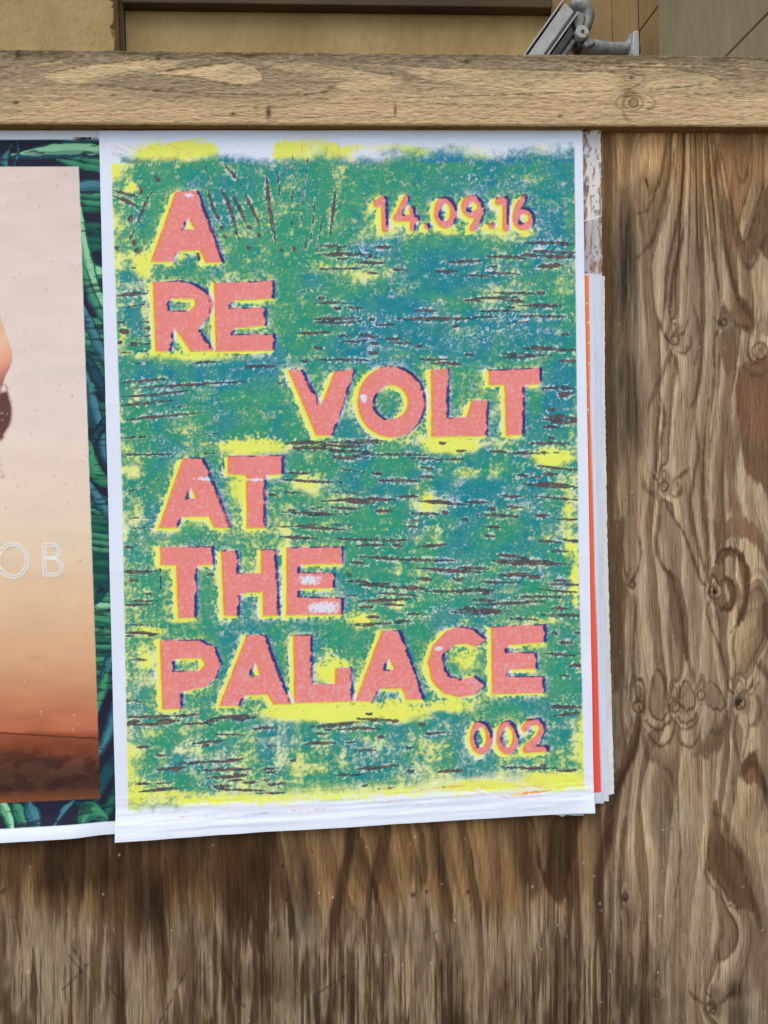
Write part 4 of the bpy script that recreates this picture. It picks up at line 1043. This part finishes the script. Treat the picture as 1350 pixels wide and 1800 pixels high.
M_CCTVD = plain_mat('dark_grey_plastic', (0.035, 0.035, 0.03), (0.06, 0.06, 0.05), 40, (1, 1, 1), 0.5, 0.4, 0.0003)
M_TRIM = plain_mat('steel_edge', (0.42, 0.42, 0.40), (0.5, 0.5, 0.47), 40, (1, 1, 1), 0.5, 0.4, 0.0)
M_PAVE = plain_mat('paving', (0.20, 0.19, 0.175), (0.29, 0.275, 0.25), 2.0, (1, 1, 1), 0.9, 0.2, 0.003)
M_PAPER_EDGE = plain_mat('old_paper', (0.62, 0.60, 0.54), (0.76, 0.74, 0.68), 30, (1, 1, 0.3), 0.85, 0.2, 0.0003)
M_GREYPAPER = plain_mat('grey_white_paper', (0.60, 0.61, 0.64), (0.68, 0.69, 0.72), 14, (1, 1, 0.3), 0.7, 0.25, 0.0002)

# ------------------------------------------------------------------ the setting
gm = raw_mesh('ground', np.array([[-60, -60, 0], [60, -60, 0], [60, 60, 0], [-60, 60, 0]], float), np.array([[0, 1, 2, 3]]), None, False)
tag(link('ground', gm, M_PAVE), 'grey paved ground in front of the hoarding', kind='structure')

# ------------------------------------------------------------------ plywood hoarding
def stops(*segs):
    out = [np.linspace(a, b, max(2, int(round((b - a) / st)) + 1))[:None if len(segs) == 1 or k == len(segs) - 1 else -1] for k, (a, b, st) in enumerate(segs)]
    return np.concatenate(out)
def build_ply():
    """one sheet in strips: fine where it can be seen, coarse where paper covers it or it leaves the picture"""
    def px_x(x): return at(x, 1000, 0)[0]
    def px_z(y): return at(700, y, 0)[2]
    strips = [(stops((985, 1360, 1.5)), stops((206, 1434, 2.2))),
              (stops((-6, 1360, 1.7)), stops((1434, 1866, 1.9))),
              (stops((-1300, 986, 20)), stops((150, 1435, 20))),
              (stops((-1300, -5, 7)), stops((1434, 1866, 8))),
              (stops((1359.5, 1900, 3.5)), stops((150, 1866, 9))),
              (stops((1899.5, 3000, 8)), stops((150, 1866, 16))),
              (stops((985, 1361, 75)), stops((150, 206.5, 18))),
              (stops((-1300, 3000, 7)), stops((1865, 3080, 16)))]
    C0, Q0, K0, n = [], [], [], 0
    for xs, ys in strips:
        X = np.array([px_x(x) for x in xs])
        Z = np.array([px_z(y) for y in ys])
        XX, ZZ = np.meshgrid(X, Z)
        px, py = chart(XX, 0.0, ZZ)
        K0.append(paint_ply(px, py).reshape(-1, 3))
        relief = 0.0012 * (fbm(px, py, 90, 300, 401, 2) - .5) + 0.0006 * (fbm(px, py, 3.0, 60, 402, 2) - .5)
        C0.append(np.stack([XX, -relief, ZZ], -1).reshape(-1, 3))
        Q0.append(grid_quads(len(ys), len(xs)) + n)
        n += XX.size
    co = np.concatenate(C0)
    x0, x1, z0, z1 = co[:, 0].min(), co[:, 0].max(), co[:, 2].min(), co[:, 2].max()
    root = empty('plywood_hoarding', (float(co[:, 0].mean()), 0.009, float(z0)))
    tag(root, 'weathered knotty plywood sheet of the hoarding, behind the posters', 'plywood sheet')
    link('face_veneer', raw_mesh('face_veneer', co, np.concatenate(Q0), np.concatenate(K0)), M_PLY, root)
    bm_obj('core', box_bm(float(x0), float(x1), 0.0015, 0.018, float(z0), float(z1)), M_PLYCORE, root)
    return root
M_PLYCORE = plain_mat('plywood_core', (0.24, 0.16, 0.09), (0.34, 0.24, 0.14), 6, (1, 1, 14), 0.8, 0.2, 0.0005)
ply = build_ply()

# ------------------------------------------------------------------ timber rail
RAIL_Y = -0.019
def build_rail():
    xs = stops((-1300, -4, 9), (-4, 1354, 2.2), (1354, 3000, 9))
    X = np.array([at(x, 155, RAIL_Y)[0] for x in xs])
    zb = at(675, 219.5, RAIL_Y)[2]
    zt = at(675, 92.0, RAIL_Y)[2]
    n = 84
    prof = [(0.026, zb + .0005), (-0.0007, zb), (RAIL_Y + .003, zb)]
    prof += [(RAIL_Y + 0.0015, zb + .0004)]
    prof += [(RAIL_Y, z) for z in np.linspace(zb + .0016, zt - .0016, n)]
    prof += [(RAIL_Y + .0015, zt - .0003), (RAIL_Y + .004, zt), (0.026, zt)]
    prof = np.array(prof)
    m = len(prof)
    XX, k = np.meshgrid(X, np.arange(m))
    YY, ZZ = prof[k, 0], prof[k, 1]
    px, py = chart(XX, RAIL_Y, ZZ)
    col = paint_rail(px, py)
    front = (k > 3) & (k < m - 3)
    edge_n = 0.0016 * (fbm(px, py * 0, 9, 50, 411, 4) - .5)
    ZZ = ZZ + edge_n * np.where(k >= m - 4, 1.0, 0) + 0.0009 * (fbm(px, py * 0, 14, 50, 412, 3) - .5) * (k <= 4)
    rough = 0.0016 * (fbm(px, py, 12, 3.4, 413, 3) - .5) + 0.0022 * (fbm(px, py, 200, 40, 414, 2) - .5)
    YY = YY + rough * front
    under = k <= 2
    col = np.where(under[..., None], alb(120, 88, 56), col)
    co = np.stack([XX, YY, ZZ], -1).reshape(-1, 3)
    q = grid_quads(m, len(xs))[:, ::-1]
    o = link('timber_rail', raw_mesh('timber_rail', co, q, col.reshape(-1, 3)), M_RAIL)
    tag(o, 'rough sawn softwood rail nailed along the top of the hoarding', 'timber rail')
    return zb
RAIL_BOTTOM = build_rail()

# ------------------------------------------------------------------ sheets of paper
def sheet_grid(corners, nx, ny, Y):
    """corners: TL, TR, BR, BL in survey coordinates -> world X, Z arrays"""
    c = [at(x, y, Y) for x, y in corners]
    s, t = np.meshgrid(np.linspace(0, 1, nx) if np.isscalar(nx) else nx, np.linspace(0, 1, ny))
    P = [((1 - s) * (1 - t))[..., None] * c[0] + (s * (1 - t))[..., None] * c[1] + (s * t)[..., None] * c[2] + ((1 - s) * t)[..., None] * c[3]]
    return s, t, P[0][..., 0], P[0][..., 2]
def big_poster():
    Y = -0.0062
    nx, ny = 660, 948
    s, t, X, Z = sheet_grid([(174, 229.5), (1023.3, 228.5), (1044.2, 1427), (204.6, 1477)], nx, ny, Y)
    px, py = chart(X, Y, Z)
    col = paint_poster(px, py)
    lift = 0.0022 * (fbm(px, py, 190, 120, 421, 3) - .5) + 0.0009 * (fbm(px, py, 40, 260, 422, 2) - .5)
    foot = sst(0.945, 1.0, t)
    lift = lift + foot ** 1.3 * (0.0016 + 0.006 * np.exp(-(s / 0.16) ** 2) + 0.003 * (fbm(px, py * 0 + 7, 70, 30, 423, 2) - .5))
    crease = 0.0016 * (fbm(px, py + 0.055 * px, 120, 9, 424, 2) - .5) * sst(0.93, 0.96, t) * sst(1.0, 0.985, t)
    cornerlift = 0.003 * np.exp(-((1 - s) / 0.03) ** 2 - ((1 - t) / 0.02) ** 2)
    lift = lift + crease + cornerlift
    # a sheet creased where it was folded
    for f in (0.142, 0.385, 0.62, 0.80):
        lift = lift + 0.00022 * np.exp(-np.abs(t - f - 0.004 * (s - .5)) / 0.004)
    # edges bitten a little by the knife
    co = np.stack([X, Y - lift, Z], -1).reshape(-1, 3)
    root = empty('art_poster', tuple(at(625, 1452, Y)))
    tag(root, 'green and yellow lino print poster with coral capitals A REVOLT AT THE PALACE', 'poster')
    q = grid_quads(ny, nx)
    colf = col.reshape(-1, 3)
    link('paper_sheet', raw_mesh('paper_sheet', co, q, colf), M_PRINT, root)
    # the letters, each its own piece a hair proud of the sheet
    pxf, pyf = px.ravel(), py.ravel()
    cx, cy = pxf[q].mean(1), pyf[q].mean(1)
    for it in BIG + SMALL:
        x0, y0, x1, y1 = letter_box(it)
        cand = np.nonzero((cx > x0 - 3) & (cx < x1 + 3) & (cy > y0 - 3) & (cy < y1 + 3))[0]
        f = cand[letter_sdf(it, cx[cand], cy[cand]) < 0.6]
        used, inv = np.unique(q[f], return_inverse=True)
        lc = co[used].copy()
        lc[:, 1] -= 0.00022
        ch = it[0]
        nm = 'full_stop' if ch == '.' else ('digit' if ch.isdigit() else 'letter')
        o = link(nm, raw_mesh(nm, lc, inv.reshape(-1, 4), colf[used]), M_PRINT, root)
        o['label'] = 'coral full stop in the printed date' if ch == '.' else 'coral %s %s with navy shadow' % ('digit' if ch.isdigit() else 'capital', ch)
    return root
big_poster()
def left_poster():
    Y = -0.0034
    xs = np.concatenate([np.arange(-330, 0, 6.0), np.arange(0, 236, 1.35)])
    s1 = (xs + 330) / (xs[-1] + 330)
    ny = 900
    s, t, X, Z = sheet_grid([(-330, 228.5), (236, 229.5), (236, 1463.5), (-330, 1496.5)], s1, ny, Y)
    px, py = chart(X, Y, Z)
    col = paint_left(px, py)
    lift = 0.0008 * (fbm(px, py, 120, 90, 431, 3) - .5) * sst(215, 150, px)
    foot = sst(0.955, 1.0, t)
    lift = lift + foot ** 1.3 * 0.007 * sst(190, 120, px) + foot * 0.001
    co = np.stack([X, Y - lift, Z], -1).reshape(-1, 3)
    root = empty('portrait_poster', tuple(at(-50, 1470, Y)))
    tag(root, 'poster with tropical leaf border round a dusky desert photograph, tucked under the lino print', 'poster')
    q = grid_quads(ny, len(xs))
    colf = col.reshape(-1, 3)
    link('paper_sheet', raw_mesh('paper_sheet', co, q, colf), M_PRINT, root)
    pxf, pyf = px.ravel(), py.ravel()
    cx, cy = pxf[q].mean(1), pyf[q].mean(1)
    for ch, (x0, x1) in (('O', (-6, 55)), ('B', (66, 118))):
        cand = np.nonzero((cx > x0) & (cx < x1) & (cy > 940) & (cy < 1030))[0]
        f = cand[left_text_mask(cx[cand], cy[cand]) > 0.25]
        used, inv = np.unique(q[f], return_inverse=True)
        lc = co[used].copy()
        lc[:, 1] -= 0.00022
        o = link('letter', raw_mesh('letter', lc, inv.reshape(-1, 4), colf[used]), M_PRINT, root)
        o['label'] = 'white double-lined capital %s' % ch
left_poster()

def torn_outline(pts, step=4.0, amp=1.0, seed=1):
    """outline in survey coordinates with torn, uneven edges"""
    r = random.Random(seed)
    out = []
    for k in range(len(pts)):
        (ax, ay), (bx, by) = pts[k], pts[(k + 1) % len(pts)]
        n = max(1, int(math.hypot(bx - ax, by - ay) / step))
        for i in range(n):
            t = i / n
            out.append((ax + t * (bx - ax) + r.uniform(-amp, amp), ay + t * (by - ay) + r.uniform(-amp, amp) * 0.6))
    return out
def paper_slab(name, pts, Y, thick, mat, label, cat='poster', group=None, amp=0.6, step=6.0, seed=1, tint=None):
    """a pasted sheet or wad of sheets: torn outline with thickness"""
    o2 = torn_outline(pts, step, amp, seed)
    bm = prism_bm([tuple(at(x, y, Y)) for x, y in o2], (0, -thick, 0))
    o = bm_obj(name, bm, mat)
    return tag(o, label, cat, group)
# oldest wad of paper, cream, at the edge of the pile
paper_slab('paper_wad', [(900, 486), (1062, 486), (1062.5, 700), (1067, 950), (1072, 1150), (1079, 1394), (1068, 1397), (900, 1404)], -0.0006, 0.0018, M_PAPER_EDGE,
           'thick cream wad of old pasted posters, outermost at the edge of the pile', 'paper wad', None, 0.7, 5, 3)
# grey white sheet over it
paper_slab('blank_poster', [(900, 482), (1056, 482), (1057, 700), (1060, 950), (1064, 1200), (1070, 1408), (900, 1418)], -0.0026, 0.0005, M_GREYPAPER,
           'grey white poster margin between the orange stripe and the cream wad', 'poster', None, 0.3, 9, 4)
# orange striped poster: a stripe with dots on white paper
def stripe_poster():
    Y = -0.0034
    nx, ny = 90, 700
    s, t, X, Z = sheet_grid([(860, 481), (1041.5, 481), (1061, 1412), (880, 1424)], nx, ny, Y)
    px, py = chart(X, Y, Z)
    col = np.broadcast_to(np.array([0.68, 0.69, 0.71]), px.shape + (3,)).copy()
    k = sst(482, 1398, py)
    st = alb(238, 128, 78)[None] * (1 - k[..., None]) + alb(230, 84, 76) * k[..., None]
    edge = np.interp(py, [482, 700, 1000, 1200, 1398], [1035.5, 1037.5, 1045.5, 1052, 1057])
    m = sst(-0.8, 0.8, edge - px) * sst(-1, 1, py - 483.5) * sst(-1, 1, 1399 - py)
    col = col * (1 - m[..., None]) + st * m[..., None]
    for dx, dy in [(1031,533),(1034.5,567),(1035.5,603),(1035,639),(1031,676),(1033,720),(1031.5,767)]:
        col = mix(col, alb(246, 206, 96), sst(2.8, 1.4, np.hypot(px - dx, py - dy)))
    col = col * (0.96 + 0.08 * fbm(px, py, 60, 40, 441, 3))[..., None]
    co = np.stack([X, Y - 0.0004 * (fbm(px, py, 50, 90, 442, 2)), Z], -1).reshape(-1, 3)
    o = link('striped_poster', raw_mesh('striped_poster', co, grid_quads(ny, nx), col.reshape(-1, 3)), M_PRINT)
    tag(o, 'poster with orange to red stripe and yellow dots peeping out beside the lino print', 'poster')
stripe_poster()
# torn remains above the stripe
def torn_remains():
    Y = -0.0012
    nx, ny = 46, 260
    s, t, X, Z = sheet_grid([(985, 229), (1055.5, 229), (1058.5, 492), (985, 492)], nx, ny, Y)
    px, py = chart(X, Y, Z)
    col = np.broadcast_to(alb(214, 210, 210), px.shape + (3,)).copy()
    low = sst(-2, 2, py - (391 - 0.30 * (px - 1025) + 6 * sst(1042, 1056, px)))
    col = mix(col, alb(168, 164, 168), low * (0.6 + 0.4 * fbm(px, py, 6, 60, 451, 3)))
    scr = sst(0.60, 0.70, fbm(px, py, 5, 22, 452, 3) + 0.10 * sst(6, 0, np.abs(px - 1029)) + 0.12 * sst(4, 0, np.abs(px - 1055)) * sst(300, 330, py))
    col = mix(col, alb(150, 104, 78), scr * 0.85)
    col = mix(col, alb(96, 92, 96), sst(0.66, 0.74, fbm(px, py, 4, 9, 453, 2)) * 0.7)
    col = mix(col, alb(226, 224, 222), sst(2.2, 0.6, np.abs(py - (389 - 0.30 * (px - 1025)))) * .8)
    ragged = 0.9 * (fbm(px * 0, py, 9, 9, 454, 3) - .5) * 0.003
    X = X + ragged * sst(0.85, 1.0, s)
    curl = 0.006 * sst(246, 229, py) * sst(1024, 1045, px)
    co = np.stack([X, Y - 0.0007 * fbm(px, py, 12, 40, 455, 3) - curl, Z], -1).reshape(-1, 3)
    o = link('torn_poster', raw_mesh('torn_poster', co, grid_quads(ny, nx), col.reshape(-1, 3)), M_TORN)
    tag(o, 'scraped white remains of a torn poster above the orange stripe', 'torn poster')
torn_remains()
# scraps below the foot of the lino print
for k, (pts, Y, lab) in enumerate([
    ([(560, 1440), (1026, 1412), (1026, 1428), (985, 1433), (965, 1431), (900, 1435), (800, 1440), (700, 1447), (575, 1455)], -0.0010, 'thin grey strip of older paper below the foot of the lino print'),
    ([(980, 1420), (1022, 1418), (1026, 1433), (1008, 1434), (996, 1432), (990, 1435), (983, 1434)], -0.0019, 'small torn grey scrap under the lower corner of the lino print'),
    ([(1030, 1395), (1058, 1393), (1054.5, 1409), (1050, 1411), (1044, 1413), (1030, 1414)], -0.0049, 'small white paper corner below the orange stripe')]):
    paper_slab('paper_scrap', pts, Y, 0.0004, M_GREYPAPER, lab, 'paper scrap', None, 0.8, 6, 20 + k)

# ------------------------------------------------------------------ the building behind
BY = 2.05                                     # its wall plane
def bx(px, Y=BY): return float(at(px, 60, Y)[0])
def bz(py, Y=BY, px=600): return float(at(px, py, Y)[2])
bld = empty('stone_building', (0.4, BY, 0.0))
tag(bld, 'ochre stone building with recessed panel behind the hoarding', 'building')
def rough_edge_prism(x0, x1, y0, y1, z0, z1, seed, amp):
    """block whose front right arris is chipped"""
    r = random.Random(seed)
    n = int((z1 - z0) / 0.012)
    bm = bmesh.new()
    rows = []
    for k in range(n + 1):
        z = z0 + (z1 - z0) * k / n
        ch = max(0.0, r.gauss(0, amp)) + (amp * 2.0 * max(0, math.sin(z * 31.0)) * r.random())
        rows.append([bm.verts.new(c) for c in ((x0, y0, z), (x1 - ch, y0, z), (x1 - ch * .35, y0 + ch * .8 + .001, z), (x1, y0 + ch * 1.2 + .003, z), (x1, y1, z), (x0, y1, z))])
    for a, b in zip(rows, rows[1:]):
        for i in range(6):
            j = (i + 1) % 6
            bm.faces.new((a[i], a[j], b[j], b[i]))
    bm.faces.new(rows[0][::-1]); bm.faces.new(rows[-1])
    return bm
Z0, Z1 = 0.0, 5.2
xl = bx(209)
bm_obj('pilaster', rough_edge_prism(xl - 3.2, xl, BY - 0.07, BY + 0.25, 0.0, Z1, 4, 0.006), M_STONE, bld)
bm_obj('panel_edge', box_bm(xl + .001, bx(218), BY + 0.005, BY + 0.25, 0.0, Z1, .003), M_REVEAL, bld)  # return face of the recess, its shadow painted as darker stone
xr = bx(969)
bm_obj('stone_panel', box_bm(bx(218) + .001, xr - .001, BY + 0.02, BY + 0.25, 0.0, bz(17.5), .002), M_STONE, bld)
zs_ = bz(19.0, BY + .02)
bm_obj('lintel', box_bm(bx(218) + .001, xr - .001, BY + 0.05, BY + 0.25, bz(17.5) + .001, Z1), M_SHADE, bld)  # dark colour stands in for the shadow band below the ledge
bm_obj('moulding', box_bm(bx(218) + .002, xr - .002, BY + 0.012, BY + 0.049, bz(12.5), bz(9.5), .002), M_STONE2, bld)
bm_obj('moulding', box_bm(bx(218) + .002, xr - .002, BY - 0.03, BY + 0.049, bz(9.0, BY - .03), bz(-14), .004), M_SHADE, bld)  # ledge; the shade of its underside is in the dark colour
# right side: plain pier, thin joints, then the splayed return that comes forward
joints = [969, 1046, 1077, 1121.5]
for a, b, dy in ((969, 1077, 0.0), (1077, 1124, 0.003)):
    bm_obj('pier_stone', box_bm(bx(a) + .0012, bx(b) - .0012, BY + dy, BY + 0.25, 0.0, Z1, .002), M_STONE2, bld)
# direction of the return wall
dv = RC.T @ np.array([(505 - 675.0) / FPX, (900 - 886.0) / FPX, 1.0])
u = Vector((-dv[0], -dv[1], 0)).normalized()           # towards the street
P0 = Vector((bx(1123), BY, 0))
nrm = Vector((-u.y, u.x, 0))
if nrm.x > 0:
    nrm = -nrm                                           # faces left, into the bay
def hit_return(px, py):
    """distance along the return wall and height there"""
    d = Vector(RC.T @ np.array([(px - 675.0) / FPX, (900.0 - py) / FPX, 1.0]))
    C = Vector(CAMP)
    k = nrm.dot(P0 - C) / nrm.dot(d)
    p = C + float(k) * d
    return (p - P0).dot(u), p.z
s1 = hit_return(1163, 50)[0]
zc1 = hit_return(1145, 27)[1]
zc2 = hit_return(1320, 61)[1]
def ret_block(name, sa, sb, za, zb, proud, mat):
    q = [P0 + u * sa + nrm * proud, P0 + u * sb + nrm * proud, P0 + u * sb - nrm * 0.4, P0 + u * sa - nrm * 0.4]
    bm = prism_bm([(p.x, p.y, za) for p in q], (0, 0, zb - za), 0.003)
    bm_obj(name, bm, mat, bld)
ret_block('return_stone', 0.004, s1, 0.0, zc1 - .0015, 0.0, M_STONE2)
ret_block('return_stone', 0.004, s1, zc1 + .0015, Z1, 0.002, M_STONE2)
ret_block('rendered_stone', s1 + .001, 1.95, 0.0, zc2 - .002, 0.012, M_GREYST)
ret_block('rendered_stone', s1 + .001, 1.95, zc2 + .002, zc2 + .62, 0.013, M_GREYST)
ret_block('rendered_stone', s1 + .001, 1.95, zc2 + .624, Z1, 0.012, M_GREYST)
bm_obj('backing_wall', box_bm(xl - 3.2, bx(1123) + 1.2, BY + 0.252, BY + 0.5, 0.0, Z1), M_STONE2, bld)

# ------------------------------------------------------------------ security camera on the return wall
def cctv():
    CY = BY - 0.16
    A = lambda x, y, dy=0.0: Vector(at(x, y, CY + dy))
    mount = A(1122, 76)
    root = empty('security_camera', tuple(mount))
    tag(root, 'grey security camera on a bracket, pointing down behind the timber rail', 'security camera')
    def part(name, bm, mat, smooth=False, par=root):
        return bm_obj(name, bm, mat, par, smooth)
    # housing: long box, its side towards the street
    t0, t1 = A(992, 3), A(1012.5, 17)
    ax = (A(925.5, 97) - t0).normalized()
    hgt = (t1 - t0)
    hgt = hgt - ax * hgt.dot(ax)
    L = 0.36
    dep = Vector((0, 0.095, 0))
    h0 = t0 + ax * 0.0
    bm = prism_bm([h0 + hgt * .06, h0 + hgt * .98 + ax * .006, h0 + hgt * .98 + ax * L, h0 + hgt * .06 + ax * L], dep, 0.004)
    hs = part('housing', bm, M_CCTV)
    # sun shield: thin folded plate over the back and a lip down the side
    nn = -hgt.normalized()
    bm = prism_bm([h0 + nn * .004 - ax * .012 + Vector((0, -.006, 0)), h0 + nn * .009 - ax * .012 + Vector((0, -.006, 0)), h0 + nn * .009 + ax * (L + .05) + Vector((0, -.006, 0)), h0 + nn * .004 + ax * (L + .05) + Vector((0, -.006, 0))], dep + Vector((0, .012, 0)), .001)
    part('sun_shield', bm, M_TRIM)
    # groove and rail along the lower edge of the side
    e = hgt.normalized()
    w = hgt.length
    for o1, o2, dy, mt, nm in ((w * .98 + .001, w * .98 + .009, -.004, M_CCTVD, 'gasket'), (w * .98 + .010, w * .98 + .015, -.007, M_TRIM, 'edge_strip')):
        y_ = Vector((0, dy, 0))
        bm = prism_bm([h0 + e * o1 + ax * .004 + y_, h0 + e * o2 + ax * .004 + y_, h0 + e * o2 + ax * L + y_, h0 + e * o1 + ax * L + y_], dep - 2 * y_, .001)
        part(nm, bm, mt)
    # dark belly with the cable channel
    bm = prism_bm([h0 + e * (w + .017) + ax * .050, h0 + e * (w + .048) + ax * .068, h0 + e * (w + .048) + ax * (L - .03), h0 + e * (w + .017) + ax * (L - .02)], dep * .9, .007)
    part('belly', bm, M_CCTVD)
    bm = tube_bm([h0 + e * (w + .054) + ax * .085 + Vector((0, .02, 0)), h0 + e * (w + .056) + ax * (L - .06) + Vector((0, .02, 0))], [.012, .012], 14)
    part('cable_duct', bm, M_CCTVM, True)
    # lens window at the far end
    fc = h0 + ax * (L + .001)
    bm = prism_bm([fc + e * w * .12, fc + e * w * .9, fc + e * w * .9 + dep * .94, fc + e * w * .12 + dep * .94], ax * .004, .001)
    part('lens_window', bm, M_CCTVD)
    # rear boss and neck that curves down to the joint
    yb = .045
    pth = [A(1003, 13, yb), A(1016, 12, yb), A(1028, 17, yb), A(1033, 28, yb), A(1031, 42, yb), A(1025, 56, yb), A(1020, 66, yb)]
    pp = [Vector((float(a[0]), pth[0].y, float(a[1]))) for a in spline([(p.x, p.z) for p in pth], 5)]
    rad = list(float(q_) for q_ in np.interp(np.linspace(0, 1, len(pp)), [0, .3, .6, 1], [.020, .027, .023, .021]))
    part('neck', tube_bm(pp, rad, 18, None, 1.3), M_CCTVM, True)
    part('neck_web', prism_bm([A(1004, 26, .01), A(1014, 18, .01), A(1030, 24, .01), A(1024, 52, .01), A(1014, 50, .01)], (0, .05, 0), .005), M_CCTVM)
    # round hinge
    hc = A(1022, 59, 0)
    bm = tube_bm([hc + Vector((0, -.014, 0)), hc + Vector((0, -.010, 0)), hc + Vector((0, .085, 0))], [.022, .0245, .0245], 28)
    jn = part('hinge', bm, M_CCTV)
    bm = tube_bm([hc + Vector((0, -.0165, 0)), hc + Vector((0, -.012, 0))], [.0062, .0062], 14)
    part('bolt', bm, M_CCTVD, False, jn)
    bm = tube_bm([hc + Vector((.0135, -.0155, -.011)), hc + Vector((.0135, -.012, -.011))], [.003, .003], 10)
    part('bolt', bm, M_CCTVD, False, jn)
    part('hinge_fork', prism_bm([A(1012, 66, .01), A(1018, 82, .01), A(1027, 83, .01), A(1034, 66, .01), A(1028, 58, .01)], (0, .06, 0), .004), M_CCTVD)
    part('hinge_fork', prism_bm([A(1033, 60, -.004), A(1026, 76, -.004), A(1032, 84, -.004), A(1049, 74, -.004)], (0, .07, 0), .005), M_CCTVM)
    # elbow and arm to the wall
    ya = .035
    pts = [A(1027, 84, ya), A(1034, 83.5, ya), A(1046, 84, ya), A(1060, 85.5, ya), A(1082, 86, ya), A(1100, 86, ya), A(1109, 83, ya), A(1114, 80, ya)]
    pts = [Vector((p.x, pts[0].y, p.z)) for p in pts]
    part('arm', tube_bm(pts, [.016, .026, .027, .024, .022, .023, .032, .042], 20), M_CCTVM, True)
    part('wall_plate', prism_bm([A(1113, 56, -.012), A(1119, 52, -.012), A(1123.5, 54, -.012), A(1124.5, 106, -.012), A(1115, 106, -.012), A(1112, 90, -.012)], (0, .1, 0), .004), M_CCTV)
cctv()

# ------------------------------------------------------------------ staple left in the plywood
def staple():
    p = Vector(at(1137.5, 320, -0.0012))
    d = Vector((0.0012, 0, -0.0046))
    bm = tube_bm([p - d + Vector((0, .004, 0)), p - d + Vector((0, .0004, 0)), p - d * .9, p + d * .9, p + d + Vector((0, .0004, 0)), p + d + Vector((0, .004, 0))], [.0009] * 6, 8)
    tag(bm_obj('staple', bm, M_CCTVD), 'small black staple in the pale wood near the top of the plywood', 'staple')
staple()
